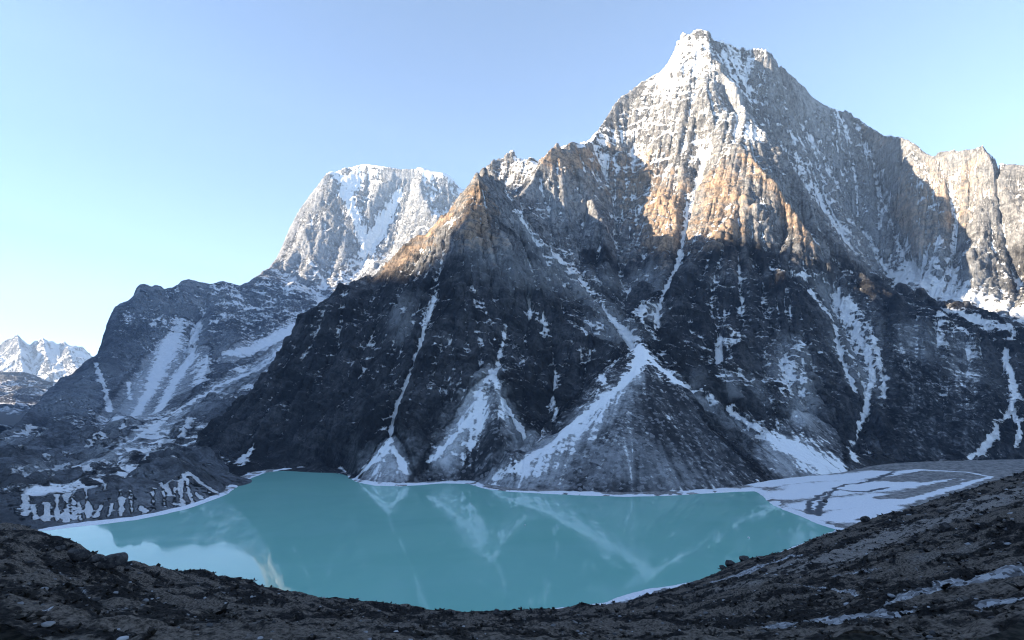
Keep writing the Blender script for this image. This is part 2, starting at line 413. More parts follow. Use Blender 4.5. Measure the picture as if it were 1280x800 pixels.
# arete and ribs (crest lines), couloirs (trough lines)
R = lambda *p: C.line(PL(*p))
RS = lambda *p: C.line(PL(*[(a, b, SD(c)) for a, b, c in p]))
R((862,42,2945),(876,58,2870),(890,76,2790),(905,96,2700),(920,115,2620),(932,133,2550),(945,153,2480),(965,176,2410),(985,205,2340),(1005,238,2280),(1030,278,2220),(1052,312,2180),(1070,340,2130),(1085,362,2080))
R((898,170,2460),(915,182,2380),(930,193,2320),(948,208,2250),(965,226,2200),(980,242,2160),(998,268,2130),(1012,292,2100),(1026,318,2080),(1040,344,2055))
R((905,130,2690),(925,158,2600),(945,185,2520),(965,212,2450),(985,245,2380),(1008,280,2310),(1035,318,2230),(1058,345,2150))
R((960,90,2945),(985,130,2960),(1010,175,2970),(1040,225,2930),(1065,270,2850),(1090,310,2740),(1110,345,2580),(1125,370,2350))
R((935,64,2965),(935,85,2930),(930,110,2870),(945,140,2830),(965,170,2810),(990,210,2790),(1020,255,2720),(1048,295,2620),(1075,330,2480),(1095,358,2320))
R((1060,145,3150),(1080,180,3060),(1096,220,2960),(1108,255,2850),(1120,295,2720),(1136,325,2570),(1152,350,2420),(1166,370,2270),(1175,380,2170))
R((1110,170,2885),(1126,210,2740),(1136,245,2640),(1142,280,2550),(1150,305,2480))
R((1166,198,2590),(1180,225,2540),(1190,255,2490),(1196,290,2440),(1190,325,2400),(1185,355,2310))
R((1152,190,2655),(1160,225,2590),(1170,260,2520),(1175,295,2450),(1174,320,2390))
R((1204,186,2485),(1212,215,2460),(1214,245,2430),(1212,285,2390),(1206,330,2330),(1200,360,2270))
R((1228,183,2405),(1240,205,2360),(1254,225,2320),(1270,255,2270),(1282,290,2220),(1300,330,2170))
R((1252,240,2380),(1250,275,2340),(1256,310,2300),(1272,345,2230),(1290,365,2150))
R((1225,225,2400),(1232,260,2350),(1240,300,2300),(1246,335,2240),(1256,368,2150))
R((1150,372,2150),(1180,383,2120),(1215,388,2080),(1255,398,2020),(1285,404,1960),(1330,410,1900))
crest = [(985,345,1990),(1010,350,2000),(1040,346,2050),(1060,352,2060),(1085,366,1990),(1108,380,1940),(1135,384,1915),(1165,389,1890),(1190,398,1865),(1215,408,1845),(1240,415,1830),(1262,421,1810),(1300,430,1790),(1400,450,1750),(1600,480,1700)]
R(*crest)
R((1150,384,2000),(1190,396,1960),(1225,404,1920),(1262,414,1880))
R((1042,346,2120),(1040,375,2010),(1052,405,1890),(1068,440,1760),(1078,475,1640),(1080,510,1520),(1074,545,1420),(1068,570,1350))
R((1085,366,1990),(1100,405,1850),(1112,450,1700),(1118,500,1560),(1120,550,1430),(1118,578,1345))
R((1262,421,1800),(1258,450,1690),(1266,480,1600),(1262,515,1510),(1248,545,1450),(1215,575,1385))
R((1190,398,1865),(1190,440,1720),(1186,490,1590),(1180,540,1470),(1175,577,1385))
# front face
R((775,122,2950),(780,150,2900),(787,180,2830),(790,210,2740),(793,240,2640),(796,275,2500),(800,310,2350),(806,335,2220),(808,360,2060))
R((824,90,2995),(815,130,2880),(812,165,2780),(818,200,2650),(826,235,2510),(830,265,2400),(832,295,2270),(828,325,2150))
R((848,56,2960),(850,90,2850),(858,130,2720),(868,165,2610),(875,195,2530),(876,218,2480),(868,245,2420),(862,275,2340),(856,305,2220),(850,330,2110),(838,360,1960),(826,385,1820),(814,402,1690),(804,420,1540))
R((870,62,2890),(878,100,2730),(888,135,2590),(898,170,2460),(892,200,2400),(890,230,2320),(896,260,2230),(902,290,2140),(906,315,2050),(915,345,1950),(930,375,1850),(945,410,1720),(950,440,1620),(945,470,1520))
R((740,180,2760),(752,215,2730),(765,245,2650),(770,275,2560),(768,305,2430),(772,335,2280),(778,365,2100),(782,390,1920),(790,405,1740))
R((697,184,2520),(705,210,2480),(722,232,2440),(740,255,2390),(752,285,2300),(756,320,2170),(758,345,2060))
R((672,213,2450),(676,240,2420),(684,270,2350),(690,300,2250),(702,330,2120))
R((645,246,2335),(655,268,2250),(670,292,2150),(690,318,2040),(712,342,1930),(735,364,1820),(750,385,1730),(762,402,1640),(780,418,1545),(796,428,1480))
R((722,190,2595),(733,225,2550),(738,255,2480),(730,290,2360),(722,325,2190),(728,350,2000))
R((1005,300,2280),(985,310,2180),(968,325,2060),(975,350,1950),(998,375,1860),(1012,400,1780),(1018,430,1690),(1010,470,1560),(1016,510,1440),(1030,545,1340))
R((968,325,2060),(955,340,1980),(950,365,1890),(962,395,1790),(972,420,1700))
R((968,420,1690),(965,450,1590),(972,480,1480),(985,505,1385),(1010,530,1310))
R((905,380,1860),(893,410,1740),(888,440,1620),(893,465,1500),(905,485,1380))
R((870,330,2060),(862,365,1920),(858,400,1760),(852,430,1590),(850,446,1480))
# front spur
RS((597,213,1950),(604,240,1910),(612,270,1870),(628,300,1830),(650,330,1790),(668,352,1740),(690,375,1680),(715,395,1620),(745,415,1540),(770,432,1470),(785,448,1420))
RS((597,213,1950),(590,245,1905),(582,275,1850),(578,310,1780),(580,345,1700),(575,380,1610),(570,420,1510),(568,460,1410),(562,500,1310),(555,540,1210),(548,575,1130))
RS((570,250,1975),(560,285,1930),(553,320,1870),(545,360,1780),(533,400,1660),(520,440,1535),(510,470,1440),(498,505,1315),(491,530,1230),(487,548,1180))
RS((530,290,2060),(520,330,1960),(505,370,1830),(495,410,1690),(480,455,1530),(466,500,1380),(455,540,1260),(448,570,1170))
RS((470,343,2115),(460,380,1980),(448,420,1820),(432,465,1640),(415,510,1490),(405,550,1350),(400,575,1260))
RS((500,318,2090),(490,350,2020),(478,390,1900),(462,435,1730),(445,480,1560),(430,525,1395),(425,560,1270))
RS((418,363,2005),(405,410,1870),(385,460,1720),(360,510,1560),(335,555,1400))
RS((440,356,2020),(428,400,1890),(408,450,1730),(385,505,1560),(368,560,1370))
RS((622,295,1840),(630,330,1780),(638,365,1715),(632,400,1610),(624,430,1510),(618,455,1400),(614,470,1335))
R((655,335,1780),(660,370,1700),(660,410,1590),(655,450,1470),(650,490,1350),(655,530,1220),(670,560,1140))
R((690,376,1685),(690,410,1590),(692,450,1470),(690,490,1350),(688,525,1240),(690,548,1180))
R((735,410,1560),(738,440,1480),(735,475,1380),(725,500,1300))
# talus cones, straight sided
def cone(apex, rim):
    A = P(*apex)
    for px, py in rim:
        B = G(px, py, 1.5)
        C.line([A, B])
cone((487,548,1180), [(436,597),(450,600),(468,602),(487,603),(505,603),(520,601)])
cone((615,468,1335), [(533,601),(560,600),(590,600),(615,606),(640,609)])
cone((802,424,1480), [(600,603),(640,609),(680,611),(720,613),(760,615),(800,615),(840,614),(880,611),(920,608),(960,602),(1000,597),(1050,592)])
C.solve()
zc = C.z.copy()
log('solved', C.z.shape)
# how rocky each place is: cones and screes are smooth
cones = C.strokes([[(487,552,9),(480,590,34)],[(615,470,8),(600,520,30),(595,585,60)],[(802,430,8),(800,480,60),(800,540,110),(800,600,185)],[(1025,535,30),(1000,590,60)]], .5)
sc2 = C.strokes([[(1130,410,20,.62),(1150,480,50),(1150,560,50)],[(1200,430,20,.62),(1210,500,50),(1210,560,50)]], .9, .5)
cones = np.maximum(cones, sc2)
wh = smooth(0, 60, C.z - 2)
relief = (1 - .93 * np.clip(cones, 0, 1)) * wh
rimline = C.strokes([[(p_[0], p_[1] + 4, 9) for p_ in ((400,382),(470,347),(525,295),(560,266),(597,217),(625,236),(650,249),(672,216),(690,190),(722,190),(740,182),(758,150),(775,126),(800,112),(836,82),(848,58),(862,46),(875,36),(892,48),(930,66),(962,66),(1000,109),(1030,135),(1060,145),(1085,162),(1110,172),(1135,177),(1152,191),(1166,200),(1190,190),(1228,185),(1250,205),(1280,210))]], .6)
chutes = C.strokes([[(640,262,7),(662,290,9),(690,318,10),(715,343,9),(738,364,8),(755,388,7),(772,408,8),(797,436,8)],
 [(875,215,7),(866,250,7),(857,280,7),(852,318,6),(840,345,6),(826,380,5),(814,412,5)],[(548,366,8),(533,402,7),(524,440,5),(511,472,5),(496,508,5),(488,545,4)],[(632,405,5),(622,452,5),(616,470,6)],
 [(688,425,5),(692,470,5),(694,520,6)],[(990,345,6),(1028,360,9),(1048,390,9),(1068,430,10),(1090,470,7),(1082,515,6),(1066,560,5)],[(1050,370,5),(1040,405,6),(1052,455,6),(1068,490,5)],[(1258,440,5),(1265,475,6),(1262,515,6),(1240,548,6),(1215,572,5)],
 [(1203,250,6),(1193,300,7),(1186,345,7)],[(1062,268,7),(1095,315,9),(1132,356,9)],[(1262,240,5),(1262,270,5),(1290,290,5)],[(600,370,8),(615,395,6)],[(905,385,7),(893,420,7),(900,455,6)]], .8, .4)
far = C.Y > 3250
relief = relief * (1 - .72 * np.clip(rimline, 0, 1)) * (1 - .5 * np.clip(chutes, 0, 1))
wide = C.lic(perlin2(C.X / 62, C.Y / 62, 71).astype(np.float32), 45, 2.0); wide = wide / (wide.std() + 1e-6)
fine_ = C.lic(perlin2(C.X / 26, C.Y / 26, 72).astype(np.float32), 30, 1.6); fine_ = fine_ / (fine_.std() + 1e-6)
carve = (1 - np.abs(np.clip(wide, -2.2, 2.2)) / 1.1) * 17 + (1 - np.abs(np.clip(fine_, -2.2, 2.2)) / 1.1) * 4.5
C.z += (relief * carve * (.7 + .5 * smooth(200, 900, C.z))).astype(np.float32)
C.z -= (np.clip(chutes, 0, 1) * 16 * (1 - .8 * np.clip(cones, 0, 1))).astype(np.float32)
amp = smooth(0, 500, C.z)
big = ridged2(C.X / 330 + .3 * perlin2(C.X / 400, C.Y / 400, 5), C.Y / 330, 5, 11) - .45
C.z += (relief * big * (40 + 18 * amp)).astype(np.float32)
C.z += (relief * (ridged2(C.X / 105 + .4 * perlin2(C.X / 90, C.Y / 90, 8), C.Y / 150, 4, 17) - .45) * 7).astype(np.float32)
C.z += (relief * fbm2(C.X / 90, C.Y / 90, 4, 31) * 16).astype(np.float32)
C.erode(260000, 70, relief, rate=.9, batches=12, maxd=3)
log('eroded')
# keep surveyed skylines where they were
ROCK_MAIN = rock_material('cold_granite', (.036, .037, .040), (.30, .305, .315), (.48, .35, .25))
sn = C.strokes([
 # couloirs and stream chutes (photo marks, radius in marks)
 [(640,262,6),(662,290,8),(690,318,9),(715,343,8),(738,364,6),(752,378,4),(758,395,4),(772,408,6),(786,420,10),(797,436,9),(803,452,7)],
 [(665,300,12,.75),(700,330,18),(735,360,12)],
 [(800,448,7),(794,466,6),(775,484,5),(750,506,5),(720,530,5),(690,556,5),(655,580,7),(620,600,9)],
 [(798,432,6),(815,452,5),(845,478,5),(880,500,6),(915,520,7),(950,540,8),(985,560,12),(1020,575,16),(1050,588,16)],
 [(960,545,12,.85),(1000,568,26),(1040,582,24)],[(905,505,8,.5),(950,535,14)],[(770,495,10,.5),(720,540,14),(660,590,16)],[(600,500,20,.5),(570,560,16)],[(612,480,14,.5),(640,520,12)],[(470,585,18,.5)],
 [(875,212,5),(870,235,6),(862,258,6),(857,280,5),(854,300,4),(850,318,4),(842,345,4),(830,368,3),(822,392,3),(816,412,3)],
 [(880,200,6),(878,222,6)],
 [(803,378,2.5),(802,400,2.5),(803,415,3)],
 [(548,366,7,.8),(540,385,7),(533,402,6),(529,418,4)],
 [(529,418,3),(524,440,2.6),(515,456,2.4),(511,472,2.4),(504,492,4),(496,508,3),(491,525,2.2),(488,548,2.2)],
 [(632,405,2.5,.8),(628,430,2.5),(622,452,3),(620,462,6),(616,480,13),(604,505,8),(590,525,6),(570,545,4),(550,565,4),(535,580,3)],
 [(575,488,2,.9),(590,492,4),(606,492,9)],
 [(628,500,3),(640,522,3),(652,540,4),(655,552,3)],
 [(610,510,8,.7),(595,540,8),(580,575,5)],
 [(487,552,5,.95),(475,568,9),(458,586,7),(446,597,4)],[(490,560,4,.8),(500,575,6),(508,592,3)],
 [(676,402,2.5,.8),(688,425,3),(691,452,2.5),(693,475,3.5),(692,487,5)],[(692,500,5,.6),(694,520,7),(696,530,5)],
 [(723,440,3,.7),(731,465,3)],[(752,470,4,.7),(756,480,5)],
 [(318,556,2,.9),(312,568,4),(302,576,6)],
 [(400,392,6,.55),(395,410,9),(385,440,5),(370,462,4)],
 [(398,430,3,.6),(380,440,3),(372,445,3)],
 # big chute system left of the grey slope on the right
 [(965,338,4,.9),(990,342,4),(1010,346,5),(1030,352,8),(1045,365,11),(1055,380,12),(1065,400,13),(1072,420,12)],
 [(1012,365,4),(1028,385,6),(1040,405,6),(1048,430,6),(1052,455,5),(1064,478,3),(1068,490,3)],
 [(1050,370,4),(1068,385,3.5),(1082,405,3.5),(1092,425,4),(1098,450,4),(1104,475,3.5),(1104,500,2.5)],
 [(1070,410,6),(1080,430,6),(1088,450,7),(1090,475,4),(1084,495,3.5),(1082,515,3.5),(1074,530,3),(1070,548,3),(1062,562,4),(1068,575,4)],
 [(1060,440,4,.8),(1070,465,4),(1080,485,4)],[(1085,480,4,.8),(1080,500,4)],[(1055,400,14,.6),(1070,440,16,.6)],
 [(1258,438,3),(1257,455,3),(1265,475,3.5),(1268,500,3.5),(1262,515,3.5),(1248,530,3),(1240,548,4),(1225,566,4),(1212,573,3)],
 [(1264,512,2.5),(1272,530,2.5),(1274,545,2.5),(1268,560,2)],
 # talus fan between the buttresses
 [(998,430,8,.85),(990,450,12),(982,475,12),(978,490,9)],[(1003,450,6,.8),(1002,480,6),(1000,505,4)],[(925,468,10,.7),(935,485,10)],[(905,470,10,.6),(912,485,12)],
 [(900,420,4,.6),(910,440,6),(915,455,4)],
 # bowl and glacier below the saddle
 [(1092,232,4,.7),(1100,262,6),(1112,290,10),(1120,312,12),(1128,335,12)],
 [(1062,268,5,.8),(1078,292,7),(1095,315,9),(1115,340,10),(1132,356,9),(1140,362,6)],
 [(1040,262,5,.7),(1065,300,6),(1090,330,6),(1115,358,7)],
 [(1140,340,22),(1170,362,20),(1215,375,20),(1260,388,18),(1290,395,18)],
 [(1150,318,16,.9),(1185,340,12),(1180,360,14)],
 [(1180,388,4),(1210,398,7),(1240,408,7),(1262,412,10),(1266,422,6)],[(1268,410,7),(1262,424,6)],
 [(1170,300,6,.9),(1185,325,8)],[(1203,250,3,.8),(1195,285,4),(1190,310,5),(1186,340,5),(1200,352,3),(1230,362,3),(1265,372,4)],
 [(1262,240,2.5,.9),(1258,255,2.5),(1262,270,2.5),(1275,280,2.5),(1290,290,3)],[(1248,265,2,.8),(1244,290,2.5),(1240,315,2)],
 [(1255,345,3,.8),(1270,360,3),(1290,372,3)],
 # dusted blocks
 [(700,350,22,.42),(690,385,20,.42),(720,390,26,.45)],[(745,335,16,.4),(770,345,14,.5),(800,352,16,.6),(800,370,8,.6)],
 [(620,320,26,.4),(640,350,24,.44)],[(500,372,10,.55),(505,395,12,.55),(500,415,8,.5)],
 [(600,370,18,.42),(610,395,12,.38)],[(655,365,16,.5),(660,385,10,.5)],[(730,345,8,.5),(765,420,10,.6),(760,405,12,.5)],
 [(730,405,4,.6),(748,412,5),(765,420,5)],
 [(900,345,24,.3),(960,350,16,.42),(985,370,16,.38)],[(905,385,10,.45),(900,400,8,.45)],[(868,470,6,.3)],
 [(1000,180,50,.86),(1020,240,52,.84),(1050,300,40,.80)],[(960,110,14,.7),(1000,150,24,.74),(1060,190,30,.8)],[(985,150,26,.66),(1040,190,30,.66),(1080,240,20,.7)],[(900,150,20,.85),(870,200,20,.8),(810,200,24,.8)],[(1120,200,20,.85),(1150,230,18,.8),(1200,220,16,.8)],[(985,250,12,.62),(1010,280,14,.6)],[(930,225,16,.5),(960,270,20,.5)],
 [(893,88,8,.95),(912,104,9),(926,98,12),(932,118,9)],[(935,140,6,.85),(945,158,9,.8)],[(905,95,6,.9),(922,112,7),(938,130,5)],
 [(1000,215,5,.8),(1020,225,7)],[(1005,170,4,.8),(1025,190,7)],[(905,250,14,.5),(940,290,14,.5)],
 [(1060,180,8,.5),(1080,220,8,.5)],
 # bright summit snowfields
 [(862,60,14,.78),(868,90,20),(850,115,26),(860,150,22)],[(800,130,16,.72),(780,150,14,.66)],[(770,175,10,.95),(790,170,12,.7)],
 [(855,178,10,.9),(870,180,14),(890,190,12)],[(875,150,26,.7),(905,180,18,.66)],[(820,120,22,.7),(835,160,20,.62)],
 [(820,205,10,.6),(835,215,12,.7),(812,240,16,.66)],[(800,222,6,.7),(842,225,12,.66)],[(828,250,5,.7),(806,262,6,.6)],
 [(790,300,10,.6),(805,285,12,.55)],[(955,70,10,.9),(958,80,8,.9)],
 [(630,212,14,.72),(660,215,14,.68)],[(645,225,18,.6)],
 [(1080,165,10,.6),(1110,185,14,.66),(1130,215,14,.6),(1115,230,10,.7),(1120,260,9,.72),(1135,300,8,.7)],[(1145,290,18,.45),(1155,310,14,.7)],
 [(1200,200,8,.6),(1190,220,5,.8),(1195,250,4,.8)],[(1228,185,4,.8),(1250,210,5,.7),(1275,235,4,.7)],
], .75, .9)
# shallow general dusting grows with height
gz = smooth(20, 300, C.z) * .27 + smooth(400, 1000, C.z) * .17 + smooth(1000, 1400, C.z) * .20 + smooth(1300, 1800, C.z) * .20
lic = C.lic(rng.random(C.z.shape).astype(np.float32), 22, 1.2)
lic = np.clip((lic - lic.mean()) / lic.std() * .14 + .5, 0, 1)
clump = fbm2(C.X / 160, C.Y / 160 + C.z / 260, 5, 51)
st_l = C.lic((fbm2(C.X / 11, C.Y / 11, 2, 61) * .5 + .5).astype(np.float32), 40, 1.4); st_l = np.clip((st_l - st_l.mean()) / st_l.std() * .16 + .5, 0, 1)
snow = np.maximum(np.clip(gz + clump * .25 * smooth(300, 900, C.z), 0, 1), sn * (.82 + .35 * (lic - .5)))
flow = st_l.copy()
hollow = np.clip((C.blur(C.z, 40) - C.z) / (C.cell * 1.6), -1.5, 1.5)
snow = snow + .17 * hollow * (1 - np.clip(cones, 0, 1)) + .06 * smooth(.2, 1.2, hollow)
snow = np.where(sn > .85, snow, np.minimum(snow, .67 + .10 * hollow))
powder = C.strokes([[(795,470,8,.8),(760,510,14),(710,550,20),(660,590,26),(620,605,20)],[(780,570,26,.24),(820,595,34)],[(870,500,8,.6),(930,540,12),(980,580,20)],[(960,548,10,1.0),(1000,570,26),(1040,585,26)],
 [(615,468,8,.9),(600,500,16),(575,540,14),(555,575,12)],[(625,490,8,.6),(640,530,8),(655,560,10)],[(487,552,6,.85),(475,580,22),(495,590,16)],
 [(990,430,12,.6),(985,480,20)],[(940,475,8,.4),(945,495,9)],[(910,470,8,.4),(915,490,9)],[(1003,470,10,.6),(1002,520,14)],[(1030,365,16,.5),(1070,430,26),(1080,480,20)],
 [(1140,340,34,.8),(1190,365,34),(1250,385,30)],[(1140,410,14,.4),(1152,440,20)],[(650,280,14,.55),(700,335,20),(745,380,14),(790,430,12)],[(815,400,8,.5),(822,385,6)],
 [(690,350,26,.36),(620,330,26)],[(740,350,20,.32),(800,362,14,.5)],[(1010,150,40,.5),(1040,230,56),(1090,325,46)],[(1100,200,26,.4),(1110,270,30)],[(1150,220,24,.3),(1200,230,30)],[(905,105,20,.6),(945,160,20)],[(500,385,14,.4),(505,420,10)],[(660,240,14,.3),(700,260,30)],
 [(805,345,14,.6),(815,360,10)],[(868,465,6,.3),(868,490,6)],[(1200,430,16,.3),(1210,470,20)],[(770,420,16,.6),(750,405,14)]], 1.0, .6)
pale = C.strokes([[(610,600,10),(680,560,26),(740,520,22)],[(760,590,30),(800,560,34),(850,580,30)],[(700,600,18),(740,570,24)],[(780,470,10,.6),(790,520,18)],[(870,540,10,.6),(900,590,14)],[(1130,400,16,.8),(1150,440,20)],[(1190,420,14,.7),(1200,460,24)],[(480,575,14)],[(600,500,12),(590,540,12)],[(960,580,14,.7)]], .9, .5)
st_l = .36 + (st_l - .5) * .42 + .24 * np.clip(pale, 0, 1) + .10 * fbm2(C.X / 70, C.Y / 70, 3, 64)
talus = np.clip(cones, 0, 1)
warm = C.strokes([[(560,262,22),(520,310,26),(480,345,16)],[(597,240,18),(600,300,30)],[(690,200,20),(740,200,22),(790,215,34),(830,260,50),(830,310,40)],[(900,215,24),(900,270,40),(900,310,40)],[(935,200,18),(970,240,16),(1010,300,14)],[(1130,260,24),(1150,300,26)],[(1160,230,36),(1180,270,30)],[(1215,215,24,.8),(1200,260,30)],[(1080,158,10,.8),(1110,180,14)],[(1070,150,12,.6),(1110,190,20)]], .95, .7)  # golden sunlight painted into the rock colour of the lit faces
sunlit_spur = C.strokes([[(470,330,30),(560,290,50),(620,300,30)]], .6)  # sunlight on the spur, painted in as paler rock
tone = smooth(420, 1000, C.z + clump * 240) + .35 * np.clip(sunlit_spur, 0, 1)
log('snow')
dc = facet_disp(C, relief, 1.0)
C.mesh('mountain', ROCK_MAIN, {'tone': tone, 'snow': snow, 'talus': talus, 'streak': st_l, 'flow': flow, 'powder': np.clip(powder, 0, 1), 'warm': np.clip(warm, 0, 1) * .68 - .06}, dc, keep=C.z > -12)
log('main mesh')

# ------------------------------------------------------------------ mountain to the left with its moraine
B = Field(-1.35, .12, 680, 7900, .0022 / QF)
def FD(D): return D if D < 1800 else (1800 + (D - 1800) * 2.0 if D < 3500 else 5200 + (D - 3500) * 1.0)
def PF(*pts): return [P(a, b, FD(c)) for a, b, c in pts]
L_ = lambda *p: B.line(PF(*p))
bs = PF((-160,600,1200),(-60,580,1350),(0,547,1560),(20,529,1900),(40,511,2200),(52,497,2400),(60,488,2500),(85,471,2700),(104,455,2780),(118,446,2880),(125,438,2950),(130,424,3020),(135,405,3100),(141,388,3180),(149,379,3240),(160,376,3270),(168,370,3300),(170,360,3310),(174,355,3320),(182,354,3330),(190,358,3340),(197,357,3350),(205,361,3360),(215,360,3380),(222,357,3400),(229,350,3420),(236,348,3440),(246,351,3460),(258,354,3500),(266,356,3520),(276,351,3560),(286,353,3600),(300,357,3680),(312,352,3760),(320,346,3900),(328,340,4150),(338,333,4400),(346,322,4600),(352,308,4700),(358,294,4780),(364,280,4850),(372,266,4920),(380,254,4960),(390,241,5000),(400,228,5030),(407,219,5060),(413,213,5090),(420,214,5120),(430,208,5150),(442,206,5180),(455,203,5200),(470,206,5200),(485,209,5200),(500,211,5200),(515,211,5200),(530,210,5200),(545,213,5200),(555,214,5200),(564,220,5200),(572,230,5220),(585,242,5300),(620,262,5400))
B.line(bs); back(B, bs, .10, 1.0); back(B, bs[:14], .22, .9); back(B, bs[:12], .45, .45)
B.line([(-1.35 * 7850, 7850, -80), (-.80 * 7850, 7850, -80), (-.70 * 7850, 7850, 300), (-.6 * 7850, 7850, 700), (.12 * 7850, 7850, 1400)])
B.line([(-1.34 * 2600, 2600, -60), (-1.0 * 2900, 2900, -60), (-.95 * 5000, 5000, -70), (-.9 * 7000, 7000, -80)])
L_((405,222,5040),(395,250,4920),(384,285,4780),(376,318,4600),(370,345,4420),(366,362,4150))
L_((420,216,5110),(432,250,4980),(430,290,4800),(418,330,4600),(404,360,4350),(396,378,4050))
L_((455,206,5190),(462,235,5080),(452,262,4960),(455,290,4840),(462,315,4720))
L_((490,212,5195),(500,236,5120),(492,262,5030),(478,285,4930),(466,305,4820),(456,322,4700),(448,345,4520),(436,370,4250))
L_((520,213,5195),(514,240,5110),(502,270,4990),(492,300,4850),(482,330,4680))
L_((556,216,5195),(560,245,5080),(556,275,4950))
L_((338,335,4390),(352,345,4250),(372,357,4050),(392,368,3900),(410,378,3800))
L_((345,350,4000),(375,362,3850),(400,380,3700),(425,395,3600))
# lower tier: ribs and fans
L_((320,348,3880),(318,365,3700),(325,390,3450),(330,410,3250))
L_((268,378,3330),(276,400,3200),(288,420,3080),(300,440,2950))
L_((268,378,3330),(262,400,3180),(255,425,3020),(250,438,2950))
L_((262,356,3510),(258,378,3420),(248,405,3270),(235,435,3050),(215,470,2800),(190,505,2500),(170,535,2200))
L_((232,350,3430),(225,375,3330),(212,400,3220),(200,430,3060),(175,470,2800),(150,510,2450),(130,545,1750))
L_((205,362,3358),(212,385,3260),(210,410,3150),(195,445,2960),(165,490,2600),(135,530,2200),(110,560,1350))
L_((174,358,3315),(168,395,3150),(150,430,2950),(120,475,2620),(85,520,2200),(50,560,1320))
L_((148,380,3238),(150,410,3050),(125,450,2830),(95,490,2500),(55,535,2050),(10,575,1150))
L_((300,360,3670),(308,395,3400),(315,425,3150),(320,450,2950),(300,470,2750))
L_((345,400,3350),(340,425,3150),(335,448,2980))
# valley glacier / moraine train
L_((430,395,3600),(395,405,3400),(365,420,3200),(340,445,2950),(310,465,2700),(280,478,2500),(240,500,2250),(215,520,2050),(195,540,1850),(170,560,1350),(130,578,1120),(90,590,1090),(40,600,940),(-40,610,870),(-160,620,800))
L_((455,420,3000),(400,440,2750),(360,465,2550),(330,480,2350),(300,498,2150),(270,515,1950),(250,535,1750),(225,552,1560),(190,568,1250),(160,580,1100))
L_((330,520,2000),(290,545,1700),(260,562,1350),(235,575,1150))
# lip of the moraine above the lake and its steep ice-streaked front
L_((-160,625,790),(-40,622,800),(20,618,850),(60,612,880),(110,604,905),(150,600,935),(190,597,965),(220,594,990),(245,593,1010),(262,597,1010),(275,601,1012))
fl = [G(px, py, 1.2) for px, py in [(-200,672),(-60,670),(10,665),(60,660),(90,655),(130,651),(170,646),(205,639),(235,632),(255,625),(278,614),(288,606)]]
B.line(fl); B.line([(x * .93, y * .93, -12) for x, y, z in fl]); B.line([(-1.35 * 690, 690, -18), (.12 * 690, 690, -25)]); B.line([(.12*700,700,-20),(.12*1400,1400,-15),(.12*3000,3000,60),(.12*5300,5300,500),(.12*6300,6300,1200)]); B.line([G(300,600,-12), G(330,585,-12), G(420,583,-14)])
B.solve(); log('left solved')
outw = B.strokes([[(395,405,16),(340,445,22),(280,478,22),(215,520,24),(170,560,26),(90,590,26)],[(200,575,26),(130,600,26),(60,615,26)],[(270,530,20),(240,560,20)],[(360,455,24),(310,490,24)]], .4)
fans = B.strokes([[(222,420,12),(205,450,24),(180,490,28),(150,530,30)],[(250,440,14),(230,480,24),(200,520,24)],[(285,450,14),(300,440,16),(340,425,16)],[(370,400,12),(350,420,12)]], .5)
wh = smooth(0, 30, B.z - 1)
relB = wh * (1 - .8 * np.clip(outw, 0, 1)) * (1 - .75 * np.clip(fans, 0, 1))
rimb = B.strokes([[(p_[0], p_[1] + 4, 9) for p_ in ((0,550),(20,532),(40,514),(60,491),(85,474),(104,458),(125,441),(135,408),(149,382),(174,358),(205,364),(236,351),(276,354),(318,353),(338,336),(364,283),(390,244),(413,216),(455,206),(485,212),(530,213),(564,223))]], .6)
relB = relB * (1 - .7 * np.clip(rimb, 0, 1))
hi = smooth(900, 2000, B.z)
B.z += (relB * (ridged2(B.X / 560, B.Y / 560, 6, 111) - .42) * (44 + 80 * hi)).astype(np.float32)
B.z += (relB * fbm2(B.X / 110, B.Y / 110, 4, 131) * (14 + 14 * hi)).astype(np.float32)
B.z += (wh * np.clip(outw, 0, 1) * (fbm2(B.X / 60, B.Y / 60, 4, 141) * 14 + (ridged2(B.X / 120, B.Y / 60, 3, 142) - .4) * 9)).astype(np.float32)
B.erode(110000, 60, np.clip(relB + .25 * wh, 0, 1), rate=.9, batches=10, maxd=3)
licb = B.lic(rng.random(B.z.shape).astype(np.float32), 18, 1.2); licb = np.clip((licb - licb.mean()) / licb.std() * .14 + .5, 0, 1)
stb = B.lic((fbm2(B.X / 16, B.Y / 16, 2, 161) * .5 + .5).astype(np.float32), 36, 1.4); stb = np.clip((stb - stb.mean()) / stb.std() * .16 + .5, 0, 1)
